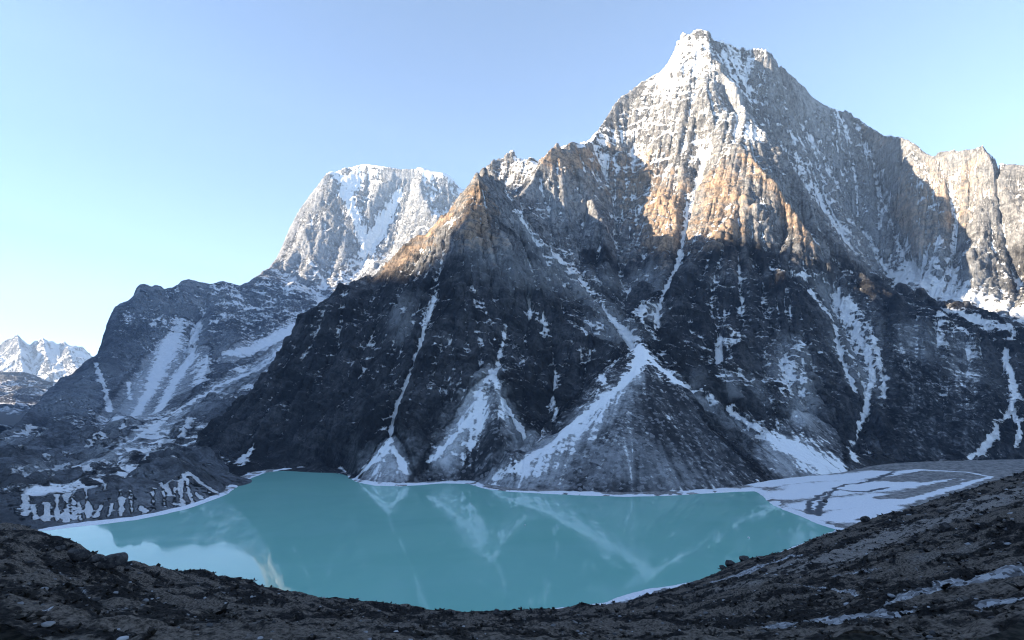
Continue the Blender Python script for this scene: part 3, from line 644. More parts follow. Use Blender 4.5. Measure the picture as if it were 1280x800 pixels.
sb = B.strokes([
 [(455,212,16,.9),(440,225,14),(432,245,10),(442,268,9),(450,290,10),(458,305,9)],[(420,218,8,.9),(432,228,9),(470,215,14)],
 [(498,246,8),(488,268,8),(476,288,9),(464,306,10),(456,318,8)],[(478,250,6,.5),(470,270,8)],[(530,214,10,.9),(548,220,12),(566,230,9)],[(575,240,6,.9)],
 [(455,330,20,.62),(430,352,18,.6),(450,345,12,.7)],[(412,380,8,.7),(440,372,10,.66)],[(385,325,3,.7),(398,345,4),(408,360,4)],
 [(365,352,3,.8),(385,362,4),(402,375,5),(398,388,6)],
 [(225,402,8,.8),(215,425,10),(205,450,9),(196,470,8),(186,492,5),(172,515,3.5),(158,532,2.5),(148,545,2)],
 [(258,392,4,.9),(250,410,7),(243,432,8),(236,452,8),(222,472,7),(210,495,6),(198,515,5)],
 [(255,452,12,.55),(250,480,10,.5)],[(288,442,9,.85),(320,438,12),(350,420,14),(375,408,12)],[(335,452,8,.7),(355,435,10)],
 [(375,425,7,.9),(345,452,7),(310,468,5),(280,480,5),(255,494,5),(235,506,5),(215,517,4)],[(206,524,6,.9),(192,536,5),(170,548,3),(155,556,3)],
 [(240,528,4,.7),(226,545,5)],[(205,560,7,.75),(185,574,7),(178,580,7)],[(120,455,2,.8),(128,480,2.5),(134,500,3),(137,515,2.5)],[(160,480,2,.7),(163,500,2)],
 [(40,530,3,.6),(25,548,4)],[(55,545,3,.6),(30,560,3)],[(0,540,4,.6),(20,520,3)],[(58,572,2.5,.6),(50,590,2.5)],[(0,610,4,.42),(40,602,5),(80,592,5)],
 [(150,520,5,.4),(110,560,5,.4)],
 # icy runnels down the moraine front
 [(84,618,2.5,.8),(83,652,3.5)],[(91,622,3,.75),(93,650,3.5)],[(98,632,1.6,.6),(101,652,2.5)],[(108,618,1.6,.55),(110,648,2.2)],[(72,625,1.5,.55),(71,652,2)],[(150,612,1.5,.55),(151,645,2)],[(163,618,1.5,.5),(165,643,2)],[(190,612,1.5,.5),(193,638,2)],[(202,604,2,.6),(206,634,2)],[(58,632,2.5,.8),(58,652,3)],[(30,630,3,.7),(34,647,3)],[(40,635,2,.6),(44,650,2.5)],[(130,610,4,.8),(132,616,2)],[(128,632,2,.7),(120,646,3)],[(140,632,2,.7),(136,646,2.5)],[(152,625,2.5,.8),(152,642,2.5)],
 [(176,632,3,.5),(180,642,4)],[(206,608,5,.85),(212,620,4)],[(225,604,4,.8),(226,618,3),(228,632,4)],[(232,606,2.5,.75),(237,620,2.5),(242,630,3)],[(218,612,2,.6),(219,634,2.5)],[(240,600,5),(258,610,3),(270,616,5)],[(245,616,2,.8),(252,624,2)],[(110,628,3,.5),(112,645,3,.5)],
 [(145,590,6,.4),(100,596,6,.4)],[(185,578,10,.45)],[(60,604,6,.38)],
], .75, .8)
sun_tintb = B.strokes([[(400,240,14),(378,290,16),(350,335,18)],[(430,270,20),(420,320,20)],[(174,362,6)]], .8) * .35  # sunlight on the left massif's lit edges, put into the rock colour
clb = fbm2(B.X / 200, B.Y / 200 + B.z / 300, 5, 151)
snb = np.maximum(np.clip(smooth(60, 800, B.z) * .34 + smooth(900, 1500, B.z) * .10 + smooth(1500, 2700, B.z) * .14 + clb * .22, 0, 1), sb * (1.0 + .3 * (licb - .5)) * (.84 + .30 * smooth(900, 1800, B.z)))
snb = np.maximum(snb, np.clip(outw, 0, 1) * .26)
hb_ = np.clip((B.blur(B.z, 40) - B.z) / (B.cell * 1.6), -1.5, 1.5)
snb = snb + .15 * hb_
powb = B.strokes([[(222,410,16,.7),(205,450,22),(180,495,18),(155,535,12)],[(250,410,10,.6),(238,445,16),(215,495,14)],[(300,440,20,.7),(330,440,30),(360,415,18)],[(370,435,16,.65),(300,475,16),(230,520,18),(150,560,20),(60,595,20)],
 [(280,380,30,.35),(240,385,30),(190,390,26)],[(120,470,20,.3),(90,520,24)],[(88,635,14,.6),(95,650,12)],[(180,635,30,.35),(240,620,26)],[(380,330,30,.4),(450,340,40)],[(520,250,30,.3),(480,300,30)],[(30,540,12,.4),(10,560,12)]], 1.0, .6)
ROCK_LEFT = rock_material('pale_banded_rock', (.085, .092, .105), (.32, .335, .36), (.38, .33, .27), 1.7)
db = facet_disp(B, relB, 1.8, 23)
B.mesh('mountain', ROCK_LEFT, {'tone': smooth(500, 1500, B.z + clb * 300), 'snow': snb, 'talus': np.clip(np.maximum(fans, outw * .8), 0, 1) * .9, 'streak': stb, 'flow': stb, 'powder': np.clip(powb + .12 + .1 * clb, 0, 1), 'warm': np.clip(sun_tintb, 0, 1)}, db, keep=B.z > -9)  # even part of the powder paints haze into the rock colour
log('left mesh')

# ------------------------------------------------------------------ far peaks at the left edge
A = Field(-1.35, -.55, 12300, 17800, .0014 / QF)
fp = PL((-140,440,14125),(-60,425,14125),(-30,440,14125),(0,430,14125),(12,423,14125),(22,414,14125),(31,425,14125),(38,432,14125),(46,426,14125),(53,420,14125),(62,427,14125),(73,431,14125),(80,427,14125),(88,432,14125),(95,431,14125),(106,438,14125),(118,444,14125),(135,450,14125),(200,480,14125))
A.line(fp); back(A, fp, .2, .8)
for a, b in (((22,415,14112),(30,470,12625)),((53,421,14112),(66,470,12687)),((-30,440,14112),(0,470,12750)),((80,428,14112),(100,470,12625))): A.line(PL(a, b))
for a, b in (((38,433,14118),(45,478,12500)),((73,432,14118),(85,478,12500)),((0,431,14118),(10,478,12437))): A.line(PL(a, b))
A.line([(-1.35 * 12340, 12340, 150), (-.55 * 12340, 12340, 150)]); A.solve()
A.z += (ridged2(A.X / 900, A.Y / 900, 6, 211) - .45).astype(np.float32) * 140 + fbm2(A.X / 200, A.Y / 200, 4, 212).astype(np.float32) * 40
A.erode(40000, 50, np.ones_like(A.z), batches=6)
lica = A.lic(rng.random(A.z.shape).astype(np.float32), 18, 1.2); lica = np.clip((lica - lica.mean()) / lica.std() * .14 + .5, 0, 1)
ROCK_FAR = rock_material('far_rock', (.06, .065, .075), (.2, .21, .24), (.22, .21, .21), 2.4)
A.mesh('mountain', ROCK_FAR, {'tone': A.z * 0 + .8, 'snow': .54 + .3 * (lica - .5), 'talus': A.z * 0, 'flow': lica, 'powder': A.z * 0 + .25, 'warm': A.z * 0, 'streak': lica}); log('far mesh')
H = Field(-1.5, -.55, 2700, 12000, .0022 / QF)
hp = PL((-200,450,9000),(-80,455,9000),(0,462,9000),(25,464,9000),(50,471,9000),(78,480,9000),(110,495,9000),(170,520,9000))
H.line(hp); back(H, hp, .18, .6)
for L in (((0,463,8990),(20,500,7000),(10,530,4800)),((50,472,8990),(60,505,7000),(50,530,4800)),((-80,456,8990),(-60,500,7000),(-60,530,4800))): H.line(PL(*L))
for L in (((25,465,8995),(38,508,6800),(30,535,4300)),((-40,460,8995),(-20,510,6700),(-20,540,4300))): H.line(PL(*L))
H.line([(-1.5 * 2720, 2720, -20), (-.55 * 2720, 2720, -20)]); H.solve()
H.z += (ridged2(H.X / 800, H.Y / 800, 6, 221) - .45).astype(np.float32) * 80
H.mesh('hill', ROCK_FAR, {'tone': H.z * 0 + .6, 'snow': H.z * 0 + .30, 'talus': H.z * 0, 'flow': H.z * 0 + .5, 'powder': H.z * 0 + .3, 'warm': H.z * 0, 'streak': H.z * 0 + .5}); log('hill mesh')

# ------------------------------------------------------------------ valley floor with the pale frozen shore, and the lake
V = Field(-1.6, 2.2, 330, 2300, .0028 / QF)
sd = sdist(V.X, V.Y)
wob = fbm2(V.X / 22, V.Y / 22, 4, 301) * 2.2
land = sd + wob
V.z = (np.where(land > 0, np.minimum(land * .10, 1.0) + smooth(0, 200, land) * 1.5, np.maximum(land * .35, -9)) + smooth(3, 40, land) * fbm2(V.X / 40, V.Y / 40, 4, 302) * 1.1).astype(np.float32)
V.z += (smooth(0, 260, V.X - 640) * smooth(960, 1240, V.Y) * 3).astype(np.float32)
def flat(items, soft=.5):
    out = np.zeros_like(V.z)
    for pts in items:
        st = pts[0][3] if len(pts[0]) > 3 else 1.0
        Q = [(G(p[0], p[1], 1.0)[0], G(p[0], p[1], 1.0)[1], p[2]) for p in pts]
        for a, b in zip(Q[:-1], Q[1:]):
            dx, dy = b[0] - a[0], b[1] - a[1]; L = dx * dx + dy * dy + 1e-6
            X = V.X + fbm2(V.X / 25, V.Y / 25, 3, 303) * 8; Y = V.Y + fbm2(V.X / 25, V.Y / 25, 3, 304) * 8
            t = np.clip(((X - a[0]) * dx + (Y - a[1]) * dy) / L, 0, 1)
            d = np.sqrt((X - a[0] - t * dx) ** 2 + (Y - a[1] - t * dy) ** 2) / (a[2] * (1 - t) + b[2] * t)
            np.maximum(out, (1 - smooth(1 - soft, 1 + soft, d)) * st, out=out)
    return out
# radius here is in metres on the flat
streams = flat([[(1022,644,5),(1024,634,3.5),(1032,624,3),(1042,614,3),(1052,608,3),(1066,606,3),(1082,604,3.5),(1096,600,4),(1106,596,4),(1118,592,3)],
  [(1012,642,5),(1012,630,3),(1020,622,3),(1034,616,3)],[(1044,612,2.5),(1060,615,3),(1080,616,3.5),(1098,613,4),(1112,611,3)],[(1030,630,2),(1022,640,3)],[(1072,650,4),(1080,649,3)]], .4)
grav = flat([[(1118,603,12),(1140,600,22),(1170,598,22),(1200,598,12)],[(1098,624,8),(1120,622,15),(1142,618,13),(1165,611,7)],[(1172,606,5),(1200,601,5)],[(1215,585,16),(1260,584,26),(1320,584,40)]], .5)
white = np.clip(1 - streams * 1.2, 0, 1) * np.clip(1 - grav * .95, 0, 1)
white *= (1 - smooth(0, 60, land - 120))
SH = flat([[(950,606,30),(1000,600,36),(1060,598,36),(1100,592,24)],[(975,620,34),(1030,614,44),(1090,610,40),(1130,604,26)],[(1010,634,30),(1060,630,40),(1110,622,30)],[(1040,648,30),(1080,642,30),(1110,634,20)],[(1090,596,22),(1150,590,9),(1210,593,6),(1236,598,4)],[(1110,632,15),(1160,620,9),(1210,606,7),(1240,598,4)],[(1100,615,8),(1150,607,9),(1200,601,8)],[(1020,612,60),(1080,606,50)]], .8)
ww = 5 + 26 * smooth(-.25, .45, fbm2(V.X / 75, V.Y / 75, 3, 306)) + 10 * (V.Y < 950) * (V.X < 0)
rim = 1 - smooth(ww * .7, ww * 1.5, land + fbm2(V.X / 10, V.Y / 10, 4, 305) * 9)
rim = rim * smooth(-.42, -.12, fbm2(V.X / 28, V.Y / 28, 3, 308) + .25 * (V.X > 500) + .2 * (V.Y < 900))
icy = np.clip(np.maximum(SH, rim), 0, 1) * np.clip(1 - streams * 1.3, 0, 1) * np.clip(1 - grav * .85, 0, 1)
m, t = new_mat('frozen_shore')
pos = t.pos(); ic = t.attr('ice'); wt = t.attr('wet')
n2 = t.noise(pos, .12, 7, .65); n3 = t.noise(pos, .6, 5, .7)
g = t.mix(t.step(.35, .65, n2), (.075, .076, .080), (.30, .295, .29))
f = t.step(.28, .72, t.math('ADD', ic, t.math('ADD', t.math('MULTIPLY', t.math('SUBTRACT', n2, .5), 1.0), t.math('MULTIPLY', t.math('SUBTRACT', n3, .5), .6))))
c = t.mix(f, g, t.mix(t.step(.3, .7, n3), (.62, .66, .72), (.80, .83, .87)))
c = t.mix(wt, c, (.06, .07, .085))
t.out(c, .8, [(n2, .5, .6), (n3, .3, .6)], spec=.3)
V.z += (np.clip(icy, 0, 1) * .5 * smooth(0, 4, land) + np.clip(icy, 0, 1) * .25 * fbm2(V.X / 9, V.Y / 9, 3, 309)).astype(np.float32)
V.mesh('ground', m, {'ice': icy, 'wet': np.clip(streams, 0, 1)}, keep=(sd > -90))
m, t = new_mat('glacial_water')
pos = t.pos(); n1 = t.noise(pos, .006, 4, .6, .8); n2 = t.noise(t.mul(pos, (1, .6, 1)), 1.1, 3, .55)
n4 = t.noise(pos, .03, 5, .6, .5)
c = t.mix(t.step(.3, .7, n1), (.205, .49, .43), (.235, .53, .465))
c = t.mix(t.math('MULTIPLY', t.step(.55, .75, n4), .3), c, (.24, .50, .48))
n5 = t.step(.35, .80, t.noise(t.mul(pos, (.6, 1.3, 1)), .010, 3, .5, 1.0))
p = t.out(t.mix(t.math('MULTIPLY', n5, .35), c, (.25, .52, .50)), .03, [(n2, .006, .2)], spec=.5)
t.nt.links.new(t.math('ADD', t.math('MULTIPLY', n5, .07), WATER_R), p.inputs['Roughness'])
p.inputs['IOR'].default_value = WATER_IOR
raw_mesh('lake', [(-1400, 300, 0), (1500, 300, 0), (1500, 1700, 0), (-1400, 1700, 0)], [(0, 1, 2, 3)], m, smoothed=False).data
# wide ground far below everything, reaching the horizon
m, t = new_mat('valley_ground'); t.out(t.mix(t.noise(t.pos(), .004, 6, .6), (.05, .052, .055), (.16, .15, .14)), .95)
raw_mesh('ground', [(-18000, -12000, -45), (18000, -12000, -45), (18000, 18000, -45), (-18000, 18000, -45)], [(0, 1, 2, 3)], m, smoothed=False)
for nm in ('mountain', 'hill', 'ground', 'lake'): pass
log('valley')
# ------------------------------------------------------------------ unseen range, its crest shaped to cast the valley's morning shadow
def xc(y): return -6800.0 - np.maximum(0, np.asarray(y) - 3200) * .75
def toward(x, y, z):
    a = math.radians(SUN_A); X = xc(0); Yp = y
    for _ in range(12):
        k = (x - X) / -math.sin(a); Yp = y + math.cos(a) * k; X = float(xc(Yp))
    return Yp, z + math.tan(math.radians(SUN_E)) * k
cr = []
for F, marks in ((C, [(470,352),(500,350),(560,350),(600,345),(650,335),(800,318),(830,328),(870,322),(900,318),(960,325),(1020,300),(1120,308),(1160,312),(1200,300),(1222,272),(1240,252),(1262,236)]), (B, [(325,350),(345,350),(400,360)])):
    for px, py in marks:
        x, y, z = F.surf(px, py); c_ = toward(x, y, z); cr.append(c_); log('mark', px, py, [round(q) for q in (x, y, z)], [round(float(q)) for q in c_])
cr = [(300, 2450), (560, 2300), (600, 2020), (650, 1950), (845, 1940), (875, 2200), (990, 2300), (1040, 2300), (1120, 2290), (1180, 2420), (1260, 2620), (1480, 2740), (2400, 2700), (4000, 2400), (4828, 2483), (5137, 2618)]
log('crest', [(round(a), round(b)) for a, b in cr])
ky = np.array([-6000, -3000, cr[0][0] - 600] + [c[0] for c in cr] + [cr[-1][0] + 300, cr[-1][0] + 900, 9600]); kz = np.array([1700, 2200, 2400] + [c[1] for c in cr] + [cr[-1][1] - 250, 500, 300])
W = 260
yy = np.concatenate([np.linspace(-6000, 0, 120)[:-1], np.linspace(0, 2000, 400)[:-1], np.linspace(2000, 6700, 200)]); xx = np.linspace(-3700, 1950, W)
XX, YY = np.meshgrid(xx, yy); XX = XX + xc(YY)
czc = np.interp(yy, ky, kz); ker = np.exp(-np.linspace(-2, 2, 7) ** 2); czc = np.convolve(np.pad(czc, 3, mode='edge'), ker / ker.sum(), 'valid') + fbm2(yy / 130, yy * 0, 4, 403) * 30
off = np.abs(XX - xc(YY)) / (1950 + 1700 * (XX < xc(YY)))
ZZ = czc[:, None] * np.clip(1 - off, -.2, 1) ** 1.15 if False else czc[:, None] * (1 - np.clip(off, 0, 1)) ** 1.1 - 60 * off
ZZ = ZZ + (ridged2(XX / 800, YY / 800, 5, 401) - .45) * 340 * np.clip(off * 5, 0, 1) * np.clip(1.1 - off, 0, 1) + fbm2(XX / 120, YY / 120, 3, 402) * 14
n = np.arange(XX.size).reshape(XX.shape)
Fq = np.stack([n[:-1, :-1], n[:-1, 1:], n[1:, 1:], n[1:, :-1]], -1).reshape(-1, 4)
zr = ZZ.ravel()
raw_mesh('mountain', np.stack([XX.ravel(), YY.ravel(), zr], -1), Fq, ROCK_FAR, {'tone': smooth(600, 1300, zr), 'snow': smooth(600, 2000, zr) * .6, 'talus': zr * 0, 'flow': zr * 0 + .5, 'powder': zr * 0, 'warm': zr * 0, 'streak': zr * 0 + .5})

# ------------------------------------------------------------------ the hillside under the camera
E = Field(-1.75, 1.9, 34, 560, .0026 / QF if QF > .9 else .0045, y0=-60.0)
edge = [(-300,600,150),(-160,625,150),(-80,640,148),(0,653,145),(30,661,142),(60,672,140),(85,683,138),(105,694,138),(130,703,140),(160,708,145),(190,712,150),(220,715,155),(290,722,170),(330,732,180),(370,745,190),(400,750,195),(450,752,200),(500,758,205),(540,765,210),(570,768,215),(600,770,220),(620,764,222),(680,763,228),(700,764,230),(730,756,232),(765,757,236),(780,750,238),(800,746,240),(850,736,245),(880,722,248),(905,708,250),(930,694,252),(945,692,254),(960,696,256),(975,688,258),(1000,680,260),(1020,672,262),(1045,662,265),(1080,651,270),(1130,637,275),(1180,621,280),(1240,602,288),(1280,590,294),(1400,560,310),(1600,520,330),(1800,490,350)]
el = PL(*edge); E.line(el)
q = []
for x, y, z in el:
    k = 1.45; q.append((x * k, y * k, max(HC + (z - HC) * k - 16 - .03 * y, -9)))
E.line(q)
E.line([(u * 615, 555, -25) for u in (-1.7, -.9)] + [(u * 615, 555, -25) for u in (-.5, .2)] + [(.6 * 615, 555, -10), (.95 * 615, 548, 20), (1.85 * 615, 540, 60)])
# ground from the feet outward
for px, pts in ((0, [(800,18),(770,34),(740,56),(710,84),(680,116)]), (200, [(800,26),(775,55),(755,88),(735,118)]), (420, [(800,34),(785,75),(770,120),(758,165)]), (640, [(800,40),(790,90),(780,140),(770,190)]), (860, [(800,38),(785,85),(765,140),(745,205)]), (1060, [(800,28),(770,58),(735,105),(695,175),(668,230)]), (1280, [(800,20),(760,36),(710,66),(660,118),(620,200)]), (1500,[(800,16),(720,36),(640,90),(590,180)]), (-200, [(800,14),(740,34),(690,70),(650,110)])):
    E.line(PL(*[(px, py, D) for py, D in pts]), step=.5)
E.line([(-3, 1, HC - 1.75), (3, 1, HC - 1.75)]); E.line([(-40, -26, HC + 9), (0, -26, HC + 7), (50, -26, HC + 12)]); E.line([(-60,6,HC-5),(-20, 5, HC - 3), (0, 4, HC - 3), (20, 5, HC - 2), (60,6,HC+2)])
E.solve(); E.z = E.blur(E.z, 30).astype(np.float32); log('hillside solved')
# clear ground round the eye
r0 = np.sqrt(E.X ** 2 + E.Y ** 2)
hz = (ridged2(E.X / 46 + .3 * perlin2(E.X / 30, E.Y / 30, 9), E.Y / 30, 4, 501) - .45) * 3.2 + fbm2(E.X / 13, E.Y / 9, 4, 511) * 1.3
E.z += (hz * smooth(20, 110, r0) * (1 - .45 * smooth(150, 260, r0))).astype(np.float32)
n_a = fbm2(E.X / 3.1 + .4 * perlin2(E.X / 2, E.Y / 2, 3), E.Y / 2.3, 4, 521)
n_b = ridged2(E.X / 1.3, E.Y / 1.0, 3, 531) - .4
E.z += ((n_a * .62 + n_b * .16) * smooth(4, 45, r0)).astype(np.float32)
E.z += (fbm2(E.X / 6, E.Y / 4.5, 3, 541) * .9 * smooth(8, 60, r0)).astype(np.float32)
scree = E.strokes([[(960,782,5),(1010,776,8),(1060,772,9),(1120,768,7),(1150,762,4)],[(1110,752,5),(1150,742,8),(1200,728,9),(1250,716,9),(1300,706,10)],[(1225,758,5),(1255,752,7),(1290,745,6)],
  [(890,728,4,.75),(930,716,5),(960,704,5),(1000,694,4)],[(1040,720,4,.5),(1100,712,4,.5)],[(60,712,5,.5),(90,722,6)],[(100,735,3,.5),(110,745,4)],[(755,748,5,.9),(775,743,6),(798,739,5)],[(985,730,2,.7),(1062,740,3,.7),(1072,745,3)],
  [(55,765,4,.7),(65,762,3)],[(130,765,5,.5),(160,760,5)],[(235,770,5,.45),(260,775,5)]], .7, .9)
dry = E.strokes([[(1000,705,34,.9),(1060,690,44),(1120,668,40),(1180,648,36),(1240,625,34),(1300,606,34)],[(880,740,14,.6),(960,722,20)],[(1150,700,20,.5),(1240,680,26)],[(640,785,16,.4),(740,775,18)],[(430,785,20,.4),(520,780,16)],[(250,740,14,.4),(330,750,14)]], .9, .6)
veg = fbm2(E.X / 5.2, E.Y / 3.4, 4, 551) * .5 + fbm2(E.X / 24, E.Y / 12, 3, 552) * .5
m, t = new_mat('frosted_tundra')
pos = t.pos(); sc_ = t.attr('scree'); dr = t.attr('dry'); vg = t.attr('veg')
n1 = t.noise(pos, .55, 7, .68); n2 = t.noise(pos, 2.6, 6, .7); n3 = t.noise(pos, 11.0, 4, .7); n0 = t.noise(t.mul(pos, (.5, 1.3, 1)), .12, 5, .6)
soil = t.mix(t.step(.32, .66, n2), (.017, .015, .0135), (.17, .148, .128))
soil = t.mix(t.step(.3, .75, dr), soil, t.mix(t.step(.3, .7, n2), (.09, .082, .076), (.30, .28, .262)))
v = t.math('ADD', vg, t.math('ADD', t.math('MULTIPLY', t.math('SUBTRACT', n1, .5), 1.3), t.math('MULTIPLY', t.math('SUBTRACT', n0, .5), .8)))
v = t.math('SUBTRACT', v, t.math('MULTIPLY', dr, .14))
shrub = t.mix(t.step(.4, .65, n2), (.006, .0065, .007), (.030, .028, .027))
c = t.mix(t.step(-.12, .10, v), soil, shrub)
peb = t.n('ShaderNodeTexVoronoi', ins={'Vector': pos, 'Scale': 2.2}); pebc = peb.outputs['Color']
pv = t.n('ShaderNodeSeparateColor', ins={0: pebc}).outputs[0]
gr = t.mix(pv, (.10, .103, .11), (.42, .44, .47))
sf = t.step(.35, .62, t.math('ADD', sc_, t.math('ADD', t.math('MULTIPLY', t.math('SUBTRACT', n1, .5), .7), t.math('MULTIPLY', t.math('SUBTRACT', n2, .5), .6))))
c = t.mix(sf, c, gr)
spk = t.step(1.0, 1.05, t.math('ADD', t.n('ShaderNodeSeparateColor', ins={0: t.n('ShaderNodeTexVoronoi', ins={'Vector': pos, 'Scale': 1.1}).outputs['Color']}).outputs[1], t.math('MULTIPLY', t.math('SUBTRACT', n1, .5), .35)))
c = t.mix(t.math('MULTIPLY', spk, .6), c, (.30, .31, .33))
t.out(c, .95, [(n1, .5, .8), (n2, .16, .9), (n3, .04, .8)], spec=.1)
E.mesh('ground', m, {'scree': scree, 'dry': dry, 'veg': veg}, keep=(E.z > -8)); log('hillside mesh')
# ------------------------------------------------------------------ loose boulders, ice and low scrub
def unit_rock(seed, sub=3):
    import bmesh
    bm = bmesh.new(); bmesh.ops.create_icosphere(bm, subdivisions=sub, radius=1.0)
    r = np.random.default_rng(seed)
    V = np.array([v.co[:] for v in bm.verts]); F = np.array([[v.index for v in f.verts] for f in bm.faces]); bm.free()
    # chop with random planes -> angular block with flat faces
    for _ in range(13):
        n = r.normal(size=3); n /= np.linalg.norm(n); d = r.uniform(.52, .86)
        k = V @ n; V = V - np.clip(k - d, 0, None)[:, None] * n
    V *= np.array([r.uniform(.9, 1.25), r.uniform(.75, 1.1), r.uniform(.62, .85)])
    return V, F
m, t = new_mat('boulder_stone')
pos = t.n('ShaderNodeTexCoord').outputs['Object']
n1 = t.noise(pos, 1.6, 6, .65); n2 = t.noise(pos, 7, 5, .7)
nz = t.n('ShaderNodeSeparateXYZ', ins={0: t.n('ShaderNodeNewGeometry').outputs['Normal']}).outputs['Z']
c = t.mix(t.step(.35, .65, n1), (.016, .016, .018), (.070, .068, .068))
c = t.mix(t.step(.58, .66, n2), c, (.12, .12, .115))
t.out(c, .9, [(n1, .12, .8), (n2, .05, .8)], spec=.15)
BOULDER = m
def tag(o, label, cat, group=None):
    o['label'] = label; o['category'] = cat
    if group: o['group'] = group
def boulder(px, py, rpx, label, seed, F=None, sink=.35, mat=None, flat=None, name='boulder', cat='boulder'):
    if flat is not None: x, y, z = G(px, py, flat)
    else:
        x, y, z = (F or E).surf(px, py + rpx * .5)
    R_ = rpx * y / FPX
    V, Fc = unit_rock(seed, 4)
    fine = perlin3(V[:, 0] * 2.2, V[:, 1] * 2.2, V[:, 2] * 2.2, seed) * .07 + perlin3(V[:, 0] * 6, V[:, 1] * 6, V[:, 2] * 6, seed + 1) * .05
    V = V * (1 + fine[:, None])
    o = raw_mesh(name, V, Fc, mat or BOULDER, smoothed=False)
    o.location = (x, y, z + R_ * (.86 - sink)); o.scale = (R_, R_, R_); o.rotation_euler = (0, 0, seed * 1.3)
    tag(o, label, cat, 'dark boulders on the near hillside' if cat == 'boulder' and flat is None else None)
    return o
boulder(137, 705, 17, 'broad dark boulder on the left crest, the biggest rock against the pale water', 1)
boulder(98, 694, 13, 'humped dark boulder on the left crest, next uphill from the biggest rock', 2)
boulder(118, 700, 8, 'small dark block wedged between the two big rocks of the left crest', 3)
boulder(74, 686, 6, 'small dark rock highest up the left crest above the humped boulder', 4)
boulder(159, 712, 5, 'small low rock just downhill of the broadest boulder on the left crest', 5)
boulder(276, 722, 4, 'tiny dark stone alone on the skyline of the left slope below the big boulders', 6)
boulder(914, 699, 7.5, 'rounded black boulder at the water edge of the right hillside, bigger of a pair', 7, sink=.72)
boulder(930, 691, 6, 'rounded black boulder just uphill of its bigger twin beside the lake', 8, sink=.72)
boulder(903, 709, 4, 'small black rock at the foot of the pair of lakeside boulders', 9, sink=.72)
boulder(1082, 650, 5, 'squat dark boulder on the right hillside crest where frozen shore meets the slope', 10)
boulder(1125, 652, 5, 'dark boulder on pale dry ground right of the frozen shore', 11)
boulder(1181, 660, 7, 'dark blocky boulder in the middle of the pale dry hillside patch', 12)
boulder(1176, 640, 4, 'small dark stone just above the blocky boulder on the pale hillside', 13)
boulder(1212, 637, 4, 'dark stone near the hillside crest, right of the small one above the blocky boulder', 14)
boulder(1143, 675, 4, 'small rock downhill to the left of the blocky boulder on pale ground', 15)
boulder(955, 713, 4.5, 'small dark rock lying along the grey gravel strip beside the lake', 16)
boulder(620, 766, 5, 'low dark rock breaking the hillside edge at the nearest bend of the shore', 17)
boulder(430, 752, 4, 'small dark rock on the edge of the hillside left of the nearest shore bend', 18)
boulder(1031, 629, 3.2, 'black rock lying alone on the white frozen shore beside the dark meltwater stream', 19, flat=1.0, sink=.1)
m, t = new_mat('lake_ice'); t.out(t.mix(t.noise(t.n('ShaderNodeTexCoord').outputs['Object'], 3, 4, .6), (.66, .72, .78), (.84, .86, .88)), .6, spec=.4)
boulder(656, 657, 1.3, 'tiny white lump of ice floating alone in the middle of the lake', 20, flat=0.0, mat=m, name='ice_floe', cat='ice floe')
boulder(936, 673, 1.5, 'tiny white lump of ice floating in the right end of the lake', 21, flat=0.0, mat=m, name='ice_floe', cat='ice floe')

def scatter(n, pick, px_w):
    """random places on the hillside, denser near the eye as cells are smaller there"""
    i = rng.uniform(0, E.nw - 2, n); j = rng.uniform(0, E.nu - 2, n)
    a, b = i.astype(int), j.astype(int)
    ok = pick(a, b); i, j, a, b = i[ok], j[ok], a[ok], b[ok]
    fi, fj = i - a, j - b
    f = lambda q: q[a, b] * (1 - fi) * (1 - fj) + q[a + 1, b] * fi * (1 - fj) + q[a, b + 1] * (1 - fi) * fj + q[a + 1, b + 1] * fi * fj
    return f(E.X), f(E.Y), f(E.z)
front = (E.Y > 14) & (E.z > 3) & (np.abs(E.X) < E.Y * 1.02 + 10)
# stones
x, y, z = scatter(90000, lambda a, b: front[a, b] & (rng.random(len(a)) < .16 + .75 * np.clip(scree[a, b], 0, 1) + .12 * dry[a, b]), 0)
protos = [unit_rock(100 + k, 2) for k in range(8)]
allV, allF, allT = [], [], []; base = 0
size = np.clip(rng.lognormal(-1.9, .6, len(x)), .04, .5) * (.5 + np.sqrt(x * x + y * y) / 170)
for k in range(8):
    s_ = np.arange(len(x)) % 8 == k
    V, Fc = protos[k]; nn = s_.sum(); th = rng.uniform(0, 6.28, nn); R_ = size[s_]
    c_, q_ = np.cos(th)[:, None], np.sin(th)[:, None]
    vx = (V[None, :, 0] * c_ - V[None, :, 1] * q_) * R_[:, None] + x[s_][:, None]; vy = (V[None, :, 0] * q_ + V[None, :, 1] * c_) * R_[:, None] + y[s_][:, None]
    vz = V[None, :, 2] * R_[:, None] * .8 + (z[s_] + R_ * .15)[:, None]
    allV.append(np.stack([vx, vy, vz], -1).reshape(-1, 3)); allF.append((Fc[None] + (np.arange(nn) * len(V))[:, None, None]).reshape(-1, 3) + base); base += nn * len(V)
    allT.append(np.repeat(rng.random(nn), len(V)))
m, t = new_mat('scattered_stone')
tn = t.attr('shade'); n1 = t.noise(t.pos(), 4, 4, .6)
t.out(t.mix(t.math('ADD', t.math('POWER', tn, 2.2), t.math('MULTIPLY', t.math('SUBTRACT', n1, .5), .4)), (.035, .035, .037), (.34, .355, .38)), .9, spec=.2)
o = raw_mesh('scree', np.concatenate(allV), np.concatenate(allF), m, {'shade': np.concatenate(allT)}, smoothed=False); o['kind'] = 'stuff'
o['label'] = 'loose grey stones strewn over the near hillside'
